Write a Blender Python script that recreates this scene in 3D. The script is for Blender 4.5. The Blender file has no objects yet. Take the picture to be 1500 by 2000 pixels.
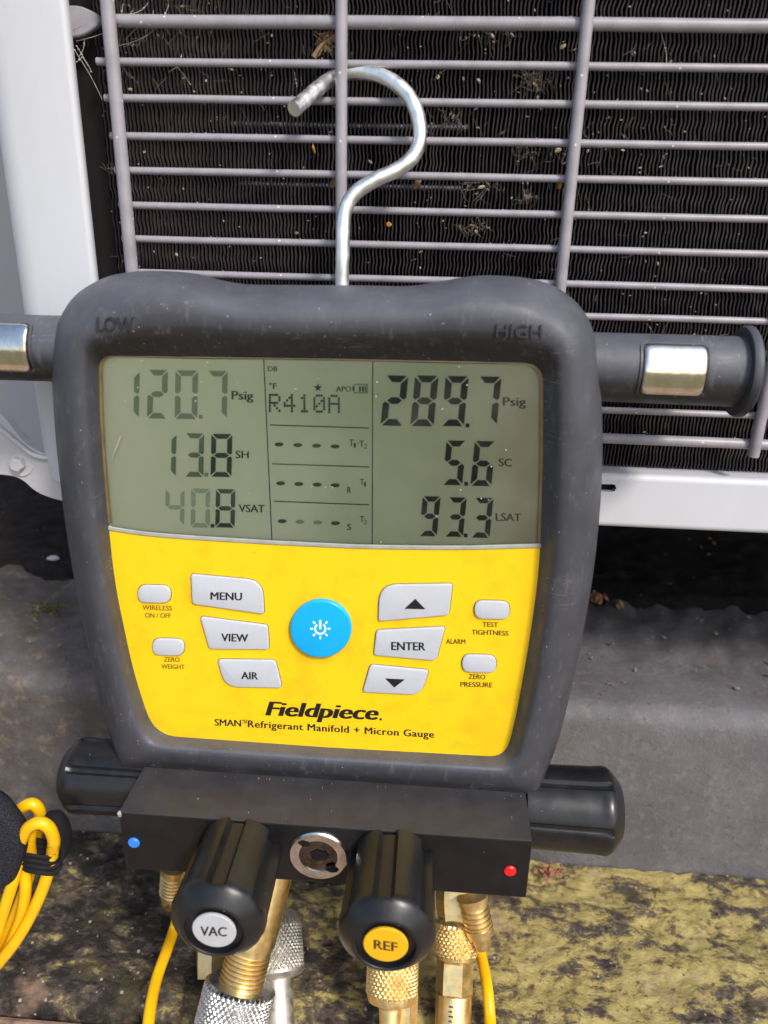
import bpy, bmesh, math, random
from mathutils import Vector, Matrix, noise
R = math.radians
random.seed(7)
S = bpy.context.scene
COL = S.collection

# ------------------------------------------------------------ camera
F_PX = 1500.0
ca, cb, cc = R(-3.66), R(20.96), R(-1.289)
fwd = Vector((math.sin(ca)*math.cos(cb), math.cos(ca)*math.cos(cb), -math.sin(cb)))
rt0 = Vector((math.cos(ca), -math.sin(ca), 0))
dn0 = fwd.cross(rt0)
rt = rt0*math.cos(cc) + dn0*math.sin(cc)
dn = -rt0*math.sin(cc) + dn0*math.cos(cc)
cam_d = bpy.data.cameras.new('camera'); cam = bpy.data.objects.new('camera', cam_d); COL.objects.link(cam)
cam.matrix_world = Matrix((( rt.x, -dn.x, -fwd.x, 0), (rt.y, -dn.y, -fwd.y, 0), (rt.z, -dn.z, -fwd.z, 0), (0, 0, 0, 1)))
cam_d.sensor_fit = 'HORIZONTAL'; cam_d.sensor_width = 36; cam_d.lens = 36.0*F_PX/1500
cam_d.clip_start = 0.01; cam_d.clip_end = 500
cam_d.dof.use_dof = True; cam_d.dof.focus_distance = 0.385; cam_d.dof.aperture_fstop = 11.5
S.camera = cam

# ------------------------------------------------------------ light
SUN_AZ, SUN_EL = R(38), R(43)      # azimuth to the right of the viewer's back
w = bpy.data.worlds.new('World'); S.world = w; w.use_nodes = True
nt = w.node_tree; bg = nt.nodes['Background']
sky = nt.nodes.new('ShaderNodeTexSky'); sky.sky_type = 'NISHITA'; sky.sun_disc = False
sky.sun_elevation = SUN_EL; sky.sun_rotation = R(180) - SUN_AZ
sky.air_density = 1.0; sky.dust_density = 2.0
nt.links.new(sky.outputs[0], bg.inputs[0]); bg.inputs[1].default_value = 0.15
sd = bpy.data.lights.new('sun', 'SUN'); so = bpy.data.objects.new('sun', sd); COL.objects.link(so)
sd.energy = 2.05; sd.angle = R(9); sd.color = (1, .95, .88)
sdir = Vector((math.sin(SUN_AZ)*math.cos(SUN_EL), -math.cos(SUN_AZ)*math.cos(SUN_EL), math.sin(SUN_EL)))
so.rotation_euler = sdir.to_track_quat('Z', 'Y').to_euler()
S.view_settings.view_transform = 'Standard'; S.view_settings.look = 'None'
S.view_settings.exposure = 0.6; S.view_settings.gamma = 1; S.view_settings.use_curve_mapping = False

# ------------------------------------------------------------ helpers
def ray(x, y):
    return rt*((x-750)/F_PX) + dn*((y-1000)/F_PX) + fwd
def at(x, y, Y):
    d = ray(x, y); return d*(Y/d.y)
def atz(x, y, Z):
    d = ray(x, y); return d*(Z/d.z)
def ppm(p):                      # pixels of the 1500-wide photograph per metre at p
    return F_PX/p.dot(fwd)

def tag(o, label=None, cat=None, group=None, kind=None):
    if label: o['label'] = label
    if cat: o['category'] = cat
    if group: o['group'] = group
    if kind: o['kind'] = kind
    return o
def empty(name, loc):
    o = bpy.data.objects.new(name, None); COL.objects.link(o); o.location = loc; o.empty_display_size = .01
    return o
def wloc(p):
    v = Vector((0, 0, 0))
    while p is not None:
        v += p.location; p = p.parent
    return v
def obj(name, verts, faces, m, parent=None, smooth=True, loc=None, sharp=35):
    base = wloc(parent)
    vs = [Vector(v) for v in verts]
    if loc is None:
        loc = sum(vs, Vector())/len(vs)
    me = bpy.data.meshes.new(name)
    me.from_pydata([v-loc for v in vs], [], faces)
    me.materials.append(m); me.validate(); 
    bm = bmesh.new(); bm.from_mesh(me); bmesh.ops.recalc_face_normals(bm, faces=bm.faces); 
    if smooth:
        for f in bm.faces: f.smooth = True
        for e in bm.edges:
            if len(e.link_faces) == 2 and e.calc_face_angle(0) > R(sharp): e.smooth = False
    bm.to_mesh(me); bm.free()
    o = bpy.data.objects.new(name, me); COL.objects.link(o)
    o.parent = parent; o.location = loc - base
    return o
class MB:
    def __init__(s): s.v = []; s.f = []
    def add(s, vs, fs):
        n = len(s.v); s.v += [Vector(v) for v in vs]; s.f += [tuple(i+n for i in f) for f in fs]; return s
    def build(s, name, m, parent=None, **k): return obj(name, s.v, s.f, m, parent, **k)
def grid_faces(n, m, closed=True):
    F = []
    for j in range(m-1):
        for i in range(n if closed else n-1):
            k = (i+1) % n
            F.append((j*n+i, j*n+k, (j+1)*n+k, (j+1)*n+i))
    return F
def loft(loops, cap0=False, cap1=False, closed=True):
    n = len(loops[0]); V = [p for l in loops for p in l]; F = grid_faces(n, len(loops), closed)
    if cap0: F.append(tuple(range(n))[::-1])
    if cap1: F.append(tuple(range((len(loops)-1)*n, len(loops)*n)))
    return V, F
def frame(d):
    d = d.normalized(); u = d.orthogonal().normalized(); return u, d.cross(u)
def catmull(P, k=6, closed=False):
    P = [Vector(p) for p in P]; out = []; n = len(P)
    rng = range(n) if closed else range(n-1)
    for i in rng:
        if closed: p0, p1, p2, p3 = P[i-1], P[i], P[(i+1) % n], P[(i+2) % n]
        else: p0, p1, p2, p3 = P[max(i-1, 0)], P[i], P[i+1], P[min(i+2, n-1)]
        for j in range(k):
            t = j/k
            out.append(.5*((2*p1)+(p2-p0)*t+(2*p0-5*p1+4*p2-p3)*t*t+(3*p1-p0-3*p2+p3)*t**3))
    if not closed: out.append(P[-1])
    return out
def tube(P, r, n=16, caps=True, rfun=None):
    loops = []; u = None
    for i, p in enumerate(P):
        d = (P[min(i+1, len(P)-1)]-P[max(i-1, 0)]).normalized()
        if u is None: u = d.orthogonal().normalized()
        u = (u - d*u.dot(d)).normalized(); v = d.cross(u)
        rr = rfun(i/(len(P)-1)) if rfun else r
        loops.append([p+(u*math.cos(a)+v*math.sin(a))*rr for a in [2*math.pi*k/n for k in range(n)]])
    return loft(loops, caps, caps)
def lathe(p0, d, prof, n=48, cap0=True, cap1=True, rmod=None, u=None):
    """prof: (s, r) along axis d from p0; rmod(theta, s, r) -> r"""
    d = d.normalized()
    if u is None: u, v = frame(d)
    else: u = (u-d*u.dot(d)).normalized(); v = d.cross(u)
    loops = []
    for s, r in prof:
        L = []
        for k in range(n):
            a = 2*math.pi*k/n; rr = rmod(a, s, r) if rmod else r
            L.append(p0+d*s+(u*math.cos(a)+v*math.sin(a))*rr)
        loops.append(L)
    return loft(loops, cap0, cap1)
def box(a, b):
    (x0, y0, z0), (x1, y1, z1) = a, b
    V = [(x0, y0, z0), (x1, y0, z0), (x1, y1, z0), (x0, y1, z0), (x0, y0, z1), (x1, y0, z1), (x1, y1, z1), (x0, y1, z1)]
    return V, [(0, 3, 2, 1), (4, 5, 6, 7), (0, 1, 5, 4), (1, 2, 6, 5), (2, 3, 7, 6), (3, 0, 4, 7)]
def bevel(o, wd, seg=2):
    m = o.modifiers.new('bevel', 'BEVEL'); m.width = wd; m.segments = seg; m.limit_method = 'ANGLE'; m.angle_limit = R(40)
    return o
def round_poly(pts, n=7):
    """pts: (x, y, r) in pixels -> rounded outline"""
    out = []; N = len(pts)
    for i in range(N):
        a = Vector(pts[i-1][:2]); b = Vector(pts[i][:2]); c = Vector(pts[(i+1) % N][:2]); r = pts[i][2]
        u = (a-b); v = (c-b); r = min(r, u.length*.49, v.length*.49)
        p = b+u.normalized()*r; q = b+v.normalized()*r
        for j in range(n):
            t = j/(n-1); out.append((p*(1-t)**2+b*2*t*(1-t)+q*t*t))
    return out
def pxY(pts, Y): return [at(p[0], p[1], Y) for p in pts]
def shrink(L, d, dy):
    """inset a planar outline (x,z) by d and move it by dy"""
    n = len(L); c = sum(L, Vector())/n; out = []
    for i in range(n):
        t = L[(i+1) % n]-L[i-1]
        nrm = Vector((t.z, 0, -t.x)).normalized() if t.length > 1e-9 else Vector()
        if nrm.dot(c-L[i]) < 0: nrm = -nrm
        out.append(L[i]+nrm*d+Vector((0, dy, 0)))
    return out
def raised(pts, Y, h, bev, name, m, parent, steps=3):
    base = [p+Vector((0, h*.5, 0)) for p in pxY(pts, Y-h*.5)]; loops = [base, shrink(base, 0, -(h-bev))]
    for k in range(1, steps+1):
        a = k/steps*math.pi/2
        loops.append(shrink(base, bev*(1-math.cos(a)), -(h-bev)-bev*math.sin(a)))
    V, F = loft(loops, False, True)
    return obj(name, V, F, m, parent, sharp=60)

# ---- text set onto a plane
def text_mesh(s, bold=.0, shear=0, spacing=1.0):
    c = bpy.data.curves.new('lettering', 'FONT'); c.body = s; c.offset = bold; c.shear = shear; c.space_character = spacing
    c.resolution_u = 3
    o = bpy.data.objects.new('lettering', c); COL.objects.link(o)
    bpy.context.view_layer.update()
    me = bpy.data.meshes.new_from_object(o.evaluated_get(bpy.context.evaluated_depsgraph_get()))
    V = [v.co.copy() for v in me.vertices]; F = [tuple(p.vertices) for p in me.polygons]
    bpy.data.objects.remove(o); bpy.data.curves.remove(c); bpy.data.meshes.remove(me)
    return V, F
def lettering(s, x0, y0, x1, y1, cap, Y, m, parent, bold=.012, shear=0, h=0.0, name='lettering', up=(0, -1), spacing=1.0):
    """s spans from (x0, y0) to (x1, y1) along its base line, capital letters cap pixels tall"""
    V0, F0 = text_mesh(s, 0, shear, spacing)
    V = []; F = []; nb = 1 if h else max(1, int(round(bold/.006)))
    for q in range(nb):
        n0 = len(V); V += [v+Vector(((q-(nb-1)/2)*bold*1.6/max(1, nb-1), 0, q*.000009)) for v in V0]; F += [tuple(i+n0 for i in f) for f in F0]
    mnx = min(v.x for v in V); mxx = max(v.x for v in V)
    CAPH = 0.70
    P = []
    for v in V:
        t = (v.x-mnx)/(mxx-mnx)
        P.append(at(x0+(x1-x0)*t+up[0]*v.y/CAPH*cap, y0+(y1-y0)*t+up[1]*v.y/CAPH*cap, Y)-Vector((0, v.z, 0)))
    if h:
        n = len(P); top = [p+Vector((0, -h, 0)) for p in P]
        edges = {}
        for f in F:
            for i in range(len(f)):
                e = (f[i], f[(i+1) % len(f)]); edges[e] = 1
        FF = [tuple(i+n for i in f) for f in F]
        for (a, b) in edges:
            if (b, a) not in edges: FF.append((a, b, b+n, a+n))
        return obj(name, P+top, FF, m, parent, smooth=False)
    return obj(name, P, F, m, parent, smooth=False)

# ------------------------------------------------------------ materials
def srgb(r, g, b):
    f = lambda c: (c/255/12.92) if c <= 10 else ((c/255+.055)/1.055)**2.4
    return (f(r), f(g), f(b), 1)
class Mat:
    def __init__(s, name, base=(.5, .5, .5), rough=.5, metal=0, spec=.5, coat=0):
        s.m = bpy.data.materials.new(name); s.m.use_nodes = True; s.t = s.m.node_tree; s.N = s.t.nodes
        s.b = s.N['Principled BSDF']; s.set('Base Color', (*base[:3], 1)); s.set('Roughness', rough); s.set('Metallic', metal)
        s.set('Specular IOR Level', spec)
        if coat: s.set('Coat Weight', coat); s.set('Coat Roughness', .08)
        s.tc = s.N.new('ShaderNodeTexCoord')
    def set(s, k, v): s.b.inputs[k].default_value = v
    def link(s, a, b): s.t.links.new(a, b)
    def mapping(s, scale=(1, 1, 1), rot=(0, 0, 0), loc=(0, 0, 0)):
        n = s.N.new('ShaderNodeMapping'); n.inputs['Scale'].default_value = scale; n.inputs['Rotation'].default_value = rot; n.inputs['Location'].default_value = loc
        s.link(s.tc.outputs['Object'], n.inputs[0]); return n.outputs[0]
    def noise(s, scale, detail=4, rough=.55, stretch=(1, 1, 1), loc=(0, 0, 0), dist=0):
        n = s.N.new('ShaderNodeTexNoise'); n.inputs['Scale'].default_value = scale; n.inputs['Detail'].default_value = detail
        n.inputs['Roughness'].default_value = rough; n.inputs['Distortion'].default_value = dist
        s.link(s.mapping(stretch, loc=loc), n.inputs['Vector']); return n.outputs['Fac']
    def voronoi(s, scale, feature='F1', stretch=(1, 1, 1), rnd=1):
        n = s.N.new('ShaderNodeTexVoronoi'); n.inputs['Scale'].default_value = scale; n.feature = feature
        n.inputs['Randomness'].default_value = rnd
        s.link(s.mapping(stretch), n.inputs['Vector']); return n.outputs[0]
    def ramp(s, fac, stops, interp='LINEAR'):
        n = s.N.new('ShaderNodeValToRGB'); n.color_ramp.interpolation = interp; e = n.color_ramp.elements
        while len(e) < len(stops): e.new(.5)
        for i, (p, c) in enumerate(stops):
            e[i].position = p; e[i].color = (c, c, c, 1) if isinstance(c, (int, float)) else (*c[:3], 1)
        s.link(fac, n.inputs[0]); return n.outputs[0]
    def mix(s, fac, a, b, mode='MIX'):
        n = s.N.new('ShaderNodeMix'); n.data_type = 'RGBA'; n.blend_type = mode
        for inp, v in ((n.inputs[0], fac), (n.inputs[6], a), (n.inputs[7], b)):
            if hasattr(v, 'is_output'): s.link(v, inp)
            elif isinstance(v, (int, float)): inp.default_value = v
            else: inp.default_value = (*v[:3], 1)
        return n.outputs[2]
    def math(s, op, a, b=0.0):
        n = s.N.new('ShaderNodeMath'); n.operation = op
        for inp, v in ((n.inputs[0], a), (n.inputs[1], b)):
            if hasattr(v, 'is_output'): s.link(v, inp)
            else: inp.default_value = v
        return n.outputs[0]
    def color(s, c): s.link(c, s.b.inputs['Base Color']); return s
    def roughness(s, c): s.link(c, s.b.inputs['Roughness']); return s
    def bump(s, h, dist=.0002, strength=.6):
        n = s.N.new('ShaderNodeBump'); n.inputs['Distance'].default_value = dist; n.inputs['Strength'].default_value = strength
        s.link(h, n.inputs['Height']); s.link(n.outputs[0], s.b.inputs['Normal']); return s
    def specks(s, scale, size=.12, keep=.72, stretch=(1, 1, 1)):
        """sparse dust dots: 1 inside a dot"""
        n = s.N.new('ShaderNodeTexVoronoi'); n.inputs['Scale'].default_value = scale
        s.link(s.mapping(stretch), n.inputs['Vector'])
        dot = s.math('LESS_THAN', n.outputs['Distance'], size)
        sep = s.N.new('ShaderNodeSeparateColor'); s.link(n.outputs['Color'], sep.inputs[0])
        return s.math('MULTIPLY', dot, s.math('GREATER_THAN', sep.outputs[0], keep))

def m_rubber():
    a = Mat('boot_rubber', rough=.5, spec=.45)
    scuff = a.ramp(a.noise(35, 6, .6), [(.45, 0), (.75, 1)])
    streak = a.ramp(a.noise(260, 5, .7, (1, 1, .35)), [(.56, 0), (.74, 1)])
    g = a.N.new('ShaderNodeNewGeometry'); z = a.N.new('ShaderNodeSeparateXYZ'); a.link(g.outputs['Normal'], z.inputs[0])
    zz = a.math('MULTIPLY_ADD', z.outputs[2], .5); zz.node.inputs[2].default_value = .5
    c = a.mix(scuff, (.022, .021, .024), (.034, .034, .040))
    c = a.mix(a.math('MULTIPLY', a.ramp(zz, [(.36, 0), (.47, .35), (.56, .55), (.95, .95)]), a.ramp(a.noise(50, 5, .6), [(.3, .5), (.7, .9)])), c, (.112, .118, .142))  # paler dusty coat facing up; down-facing recess kept dark to paint its shade
    c = a.mix(a.math('MULTIPLY', streak, .42), c, (.16, .16, .17))
    # thin pale scratches
    for st, lo in (((40, 1, 600), (0, 0, 0)), ((300, 1, 60), (3, 1, 2))):
        sc = a.ramp(a.noise(1.0, 2, .5, st, lo, dist=.6), [(.495, 0), (.5, 1), (.505, 0)])
        msk = a.ramp(a.noise(60, 2, .5, loc=lo), [(.6, 0), (.68, 1)])
        c = a.mix(a.math('MULTIPLY', a.math('MULTIPLY', sc, msk), .6), c, (.3, .3, .31))
    c = a.mix(a.specks(420, .10, .86), c, (.42, .40, .36))
    a.color(c); a.roughness(a.ramp(a.noise(90, 5), [(.3, .42), (.7, .62)]))
    return a.bump(a.noise(1500, 4, .6), .00012, .7).m
def m_black(name, base=.012, rough=.33, speck=True, grain=0):
    a = Mat(name, (base, base, base*1.12), rough, spec=.3 if grain else .38)
    c = a.mix(a.ramp(a.noise(60, 5, .6), [(.4, 0), (.8, 1)]), (base, base, base*1.1), (base*2.0, base*2, base*2.1))
    if grain:   # lighter on what faces up: light from above painted in, with dust
        g = a.N.new('ShaderNodeNewGeometry'); z = a.N.new('ShaderNodeSeparateXYZ'); a.link(g.outputs['Normal'], z.inputs[0])
        up = a.ramp(z.outputs[2], [(.5, 0), (.95, 1)])
        c = a.mix(a.math('MULTIPLY', up, a.ramp(a.noise(80, 5, .6), [(.3, .6), (.7, 1)])), c, (.050, .046, .048))
    if speck: c = a.mix(a.specks(380, .06, .93), c, (.4, .36, .3))
    a.color(c)
    a.roughness(a.ramp(a.noise(120, 4), [(.3, rough-.05), (.7, rough+.1)]))
    if grain: a.bump(a.noise(2600, 3, .6), .00008, grain)
    return a.m
def m_metal(name, c, rough, dirt=None, bump=0, spec=.5):
    a = Mat(name, c, rough, 1)
    if dirt:
        a.color(a.mix(a.ramp(a.noise(130, 5, .65), [(.42, 0), (.75, 1)]), c, dirt))
        a.roughness(a.ramp(a.noise(200, 4), [(.3, rough*.8), (.7, min(1, rough*1.7))]))
    if bump: a.bump(a.noise(900, 3), .00008, bump)
    return a.m
def m_flat(name, c, rough=.5, spec=.4, var=.0, coat=0):
    a = Mat(name, c, rough, 0, spec, coat)
    if var:
        a.color(a.mix(a.ramp(a.noise(90, 5, .6), [(.4, 0), (.75, 1)]), c, tuple(x*(1-var) for x in c)))
    return a.m

M = {}
M['rubber'] = m_rubber()
M['emboss'] = m_flat('clean_raised_rubber', (.028, .028, .033), .42, .5)
M['manifold'] = m_black('black_anodised_aluminium', .007, .40, True, .5)
M['knob'] = m_black('black_knob_plastic', .009, .31)
M['knob_side'] = m_black('black_side_knob_plastic', .010, .28)
M['black'] = m_flat('black_plastic', (.012, .012, .012), .3)
M['void'] = m_flat('matt_black_sheet', (.008, .0075, .0075), .8, .2)  # flat near-black for casing, seal strip, slot backing and grime
def m_yellow():
    a = Mat('yellow_face_label', rough=.38, spec=.4)
    g = a.ramp(a.noise(45, 7, .68), [(.5, 0), (.78, 1)])
    c = a.mix(g, (.90, .565, .008), (.80, .44, .008))
    g2 = a.ramp(a.noise(420, 4, .6, loc=(.3, 0, .2)), [(.66, 0), (.74, 1)])
    c = a.mix(a.math('MULTIPLY', g2, .6), c, (.22, .12, .02)); c = a.mix(a.ramp(a.noise(26, 8, .75, loc=(1, 0, 4)), [(.56, 0), (.74, .5)]), c, (.52, .27, .012))
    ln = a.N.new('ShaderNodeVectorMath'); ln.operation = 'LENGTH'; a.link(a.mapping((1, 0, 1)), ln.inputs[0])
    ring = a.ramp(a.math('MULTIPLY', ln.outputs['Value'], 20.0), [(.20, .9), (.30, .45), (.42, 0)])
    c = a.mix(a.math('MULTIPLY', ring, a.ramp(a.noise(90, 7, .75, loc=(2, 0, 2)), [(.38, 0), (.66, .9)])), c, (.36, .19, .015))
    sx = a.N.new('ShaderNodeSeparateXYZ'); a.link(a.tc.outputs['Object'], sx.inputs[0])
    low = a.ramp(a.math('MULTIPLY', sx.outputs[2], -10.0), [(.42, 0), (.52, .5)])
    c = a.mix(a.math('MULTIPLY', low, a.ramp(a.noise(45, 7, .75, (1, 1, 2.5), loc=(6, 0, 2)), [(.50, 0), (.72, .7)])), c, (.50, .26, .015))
    c = a.mix(a.specks(300, .055, .8), c, (.10, .06, .02))
    a.color(c); a.roughness(a.ramp(a.noise(160, 4), [(.3, .32), (.7, .5)]))
    return a.bump(a.noise(500, 3), .00005, .25).m
M['yellow'] = m_yellow()
M['button'] = m_flat('pale_grey_button_rubber', (.50, .52, .56), .42, .35, .08)
M['cyan'] = m_flat('cyan_button_rubber', (.004, .40, .80), .3, .5, .10)
M['ink'] = m_flat('black_ink', (.012, .012, .012), .45)
M['ink_worn'] = m_flat('worn_brown_ink', (.17, .10, .012), .5)
M['ink_mid'] = m_flat('faded_black_ink', (.055, .036, .010), .5)
M['white_ink'] = m_flat('white_ink', (.85, .87, .88), .4)
def m_lcd():
    a = Mat('lcd_glass', rough=.35, spec=.35)
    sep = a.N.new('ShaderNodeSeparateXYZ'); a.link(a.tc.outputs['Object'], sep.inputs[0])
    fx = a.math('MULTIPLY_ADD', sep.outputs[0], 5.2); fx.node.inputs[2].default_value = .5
    c = a.ramp(fx, [(0, (.64, .67, .47)), (.33, (.55, .60, .40)), (.55, (.38, .435, .275)), (.86, (.32, .335, .20)), (.97, (.23, .18, .11)), (1, (.17, .12, .07))])  # paler left paints the screen glare, brown right end a dark reflection
    c = a.mix(a.ramp(a.noise(14, 3, .5), [(.35, 0), (.7, .45)]), c, (.68, .68, .56))  # pale cloudy patches, also glare put into the colour
    a.color(c); return a.m
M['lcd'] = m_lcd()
M['seg'] = m_flat('lcd_segment_dark', (.013, .020, .021), .5, .2)
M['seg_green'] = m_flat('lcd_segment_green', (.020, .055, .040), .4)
M['seg_mid'] = m_flat('lcd_segment_half', (.19, .255, .16), .4)  # paler segment tones stand in for glare over the left digits
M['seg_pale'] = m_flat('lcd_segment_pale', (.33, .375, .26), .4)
def m_lens():
    m = bpy.data.materials.new('scratched_clear_lens'); m.use_nodes = True; t = m.node_tree; N = t.nodes; N.clear()
    out = N.new('ShaderNodeOutputMaterial'); tr = N.new('ShaderNodeBsdfTransparent'); gl = N.new('ShaderNodeBsdfGlossy'); df = N.new('ShaderNodeBsdfDiffuse')
    tr.inputs[0].default_value = (.95, .95, .92, 1); gl.inputs['Roughness'].default_value = .06
    fr = N.new('ShaderNodeFresnel'); fr.inputs[0].default_value = 1.38
    m1 = N.new('ShaderNodeMixShader'); t.links.new(fr.outputs[0], m1.inputs[0]); t.links.new(tr.outputs[0], m1.inputs[1]); t.links.new(gl.outputs[0], m1.inputs[2])
    tc = N.new('ShaderNodeTexCoord')
    vo = N.new('ShaderNodeTexVoronoi'); vo.inputs['Scale'].default_value = 330; t.links.new(tc.outputs['Object'], vo.inputs['Vector'])
    lt = N.new('ShaderNodeMath'); lt.operation = 'LESS_THAN'; lt.inputs[1].default_value = .10; t.links.new(vo.outputs['Distance'], lt.inputs[0])
    sc = N.new('ShaderNodeSeparateColor'); t.links.new(vo.outputs['Color'], sc.inputs[0])
    gt = N.new('ShaderNodeMath'); gt.operation = 'GREATER_THAN'; gt.inputs[1].default_value = .80; t.links.new(sc.outputs[0], gt.inputs[0])
    mu = N.new('ShaderNodeMath'); mu.operation = 'MULTIPLY'; t.links.new(lt.outputs[0], mu.inputs[0]); t.links.new(gt.outputs[0], mu.inputs[1])
    no = N.new('ShaderNodeTexNoise'); no.inputs['Scale'].default_value = 45; no.inputs['Detail'].default_value = 6; t.links.new(tc.outputs['Object'], no.inputs['Vector'])
    rp = N.new('ShaderNodeValToRGB'); rp.color_ramp.elements[0].position = .45; rp.color_ramp.elements[1].position = .9
    rp.color_ramp.elements[0].color = (.001,)*3+(1,); rp.color_ramp.elements[1].color = (.075,)*3+(1,); t.links.new(no.outputs['Fac'], rp.inputs[0])
    mx = N.new('ShaderNodeMath'); mx.operation = 'MAXIMUM'; t.links.new(mu.outputs[0], mx.inputs[0]); t.links.new(rp.outputs[0], mx.inputs[1])
    df.inputs[0].default_value = (.55, .52, .42, 1)
    m2 = N.new('ShaderNodeMixShader'); t.links.new(mx.outputs[0], m2.inputs[0]); t.links.new(m1.outputs[0], m2.inputs[1]); t.links.new(df.outputs[0], m2.inputs[2])
    t.links.new(m2.outputs[0], out.inputs[0]); return m
M['lens'] = m_lens()
M['gasket'] = m_flat('stained_clear_edge', (.22, .15, .06), .3, .5, .5)
M['lens_edge'] = m_flat('pale_lens_edge', (.36, .36, .32), .25, .6, .3)
M['brass'] = m_metal('brass', (.82, .63, .30), .33, (.60, .40, .14), .3)
M['steel_dull'] = m_metal('dull_nickel', (.62, .60, .55), .45, (.45, .42, .36), .2)
M['steel'] = m_metal('nickel_plated_steel', (.72, .71, .68), .24, (.42, .40, .36), .2)
M['cup'] = m_metal('dark_domed_glass', (.20, .19, .17), .10, (.03, .028, .025), .3)
M['hook'] = m_metal('bright_hook_steel', (.93, .94, .90), .34, (.74, .70, .66), .2)
M['chrome'] = m_metal('smudged_chrome', (.82, .80, .74), .12, (.60, .50, .38), .25)
def m_cable():
    a = Mat('yellow_pvc', rough=.27, spec=.5)
    a.color(a.mix(a.ramp(a.noise(70, 4), [(.4, 0), (.8, 1)]), (.88, .50, .004), (.80, .38, .004))); return a.m
M['cable'] = m_cable()
def m_wire():
    a = Mat('grey_coated_wire', rough=.38, spec=.5)
    c = a.mix(a.ramp(a.noise(90, 5, .6), [(.4, 0), (.75, 1)]), (.30, .28, .305), (.22, .205, .22))
    c = a.mix(a.specks(300, .16, .9), c, (.6, .56, .5))
    a.color(c); return a.bump(a.noise(700, 3), .0001, .3).m
M['wire'] = m_wire()
def m_white(name, c, dirty=.25):
    a = Mat(name, rough=.42, spec=.4)
    k = a.mix(a.ramp(a.noise(22, 7, .7, (1, 1, .25)), [(.46, 0), (.80, dirty*1.5)]), c, (.42, .40, .38))
    k = a.mix(a.specks(90, .055, .8), k, (.36, .33, .31)); a.color(k)
    return a.bump(a.noise(500, 2), .00006, .25).m
M['white'] = m_white('white_enamel_sheet', (.52, .53, .56))
M['pan'] = m_white('off_white_base_pan', (.50, .49, .51), .5)
def m_fin():
    a = Mat('dusty_fin_aluminium', rough=.55, spec=.4)
    d = a.ramp(a.noise(28, 6, .65), [(.38, 0), (.8, 1)])
    c = a.mix(d, (.036, .028, .030), (.085, .068, .066)); c = a.mix(a.ramp(a.noise(90, 6, .7, (1, 1, .4), loc=(5, 0, 2)), [(.58, 0), (.75, .6)]), c, (.13, .10, .085))
    c = a.mix(a.ramp(a.noise(420, 5, .7), [(.60, 0), (.74, .7)]), c, (.12, .10, .09))
    a.color(c); return a.bump(a.noise(900, 3), .0002, .5).m
M['fin'] = m_fin()
M['coil_tube'] = m_metal('coil_tube_aluminium', (.42, .39, .44), .34, (.05, .045, .045))
M['leaf'] = m_flat('dry_leaf', (.30, .19, .11), .7, .2, .5)
M['seed'] = m_flat('pale_seed_husk', (.46, .38, .25), .6, .3, .4)
M['grit'] = m_flat('brown_grit', (.22, .16, .10), .7, .2, .4)
M['dust'] = m_flat('pale_dust_fluff', (.40, .36, .32), .9, .1, .4)
M['fluff'] = m_flat('matted_brown_fluff', (.20, .165, .14), .9, .1, .5)
M['orange'] = m_flat('orange_bud', (.55, .22, .03), .5, .3, .3)
M['web'] = m_flat('cobweb_silk', (.5, .47, .44), .5, .3)
M['rust_tuft'] = m_flat('reddish_dry_tuft', (.32, .15, .09), .8, .1, .4)
M['moss'] = m_flat('green_moss', (.10, .11, .035), .9, .1, .5)
M['pebble'] = m_flat('pale_pebble', (.55, .50, .50), .6, .3, .2)
def m_velcro():
    a = Mat('black_woven_strap', rough=.9, spec=.15)
    v = a.N.new('ShaderNodeTexVoronoi'); v.inputs['Scale'].default_value = 1500; a.link(a.mapping(), v.inputs['Vector'])
    a.color(a.ramp(v.outputs['Distance'], [(0, (.055, .058, .075)), (.6, (.014, .014, .018))]))
    return a.bump(v.outputs['Distance'], -.0004, 1).m
M['velcro'] = m_velcro()
M['tape'] = m_flat('black_fuzzy_band', (.012, .012, .014), .8, .2, .3)
def m_kerb():
    a = Mat('weathered_grey_plinth', rough=.62, spec=.35)
    big = a.ramp(a.noise(9, 6, .62, (1, 1, 1.6)), [(.36, 0), (.68, 1)])
    c = a.mix(big, (.105, .10, .108), (.165, .158, .165))
    fine = a.ramp(a.noise(160, 6, .7), [(.52, 0), (.74, 1)])
    c = a.mix(a.math('MULTIPLY', fine, .6), c, (.25, .225, .21))
    pit = a.ramp(a.noise(230, 5, .75, loc=(3, 8, 1)), [(.30, 1), (.42, 0)]); c = a.mix(a.math('MULTIPLY', pit, .7), c, (.045, .042, .042))
    run = a.ramp(a.noise(30, 6, .7, (1, 1, .18), loc=(1, 1, 7)), [(.5, 0), (.72, 1)]); c = a.mix(a.math('MULTIPLY', run, .5), c, (.075, .066, .064))
    rust = a.ramp(a.noise(48, 5, .6, loc=(9, 8, 1)), [(.64, 0), (.72, .5)]); c = a.mix(rust, c, (.22, .13, .10))
    # brown growth towards the left end
    sep = a.N.new('ShaderNodeSeparateXYZ'); a.link(a.tc.outputs['Object'], sep.inputs[0])
    left = a.ramp(a.math('MULTIPLY_ADD', sep.outputs[0], -1.0), [(.40, 0), (.62, 1)])
    left.node.inputs[0].links[0].from_node.inputs[2].default_value = 0.32
    st = a.ramp(a.noise(60, 7, .7), [(.40, 0), (.62, 1)])
    c = a.mix(a.math('MULTIPLY', left, a.ramp(st, [(0, .35), (1, 1)])), c, (.085, .066, .048))
    warm = a.ramp(a.noise(75, 6, .7, loc=(2, 0, 1)), [(.54, 0), (.66, 1)])
    c = a.mix(a.math('MULTIPLY', left, warm), c, (.26, .19, .12))
    a.color(c)
    return a.bump(a.noise(300, 7, .75), .0014, .8).m
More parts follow.
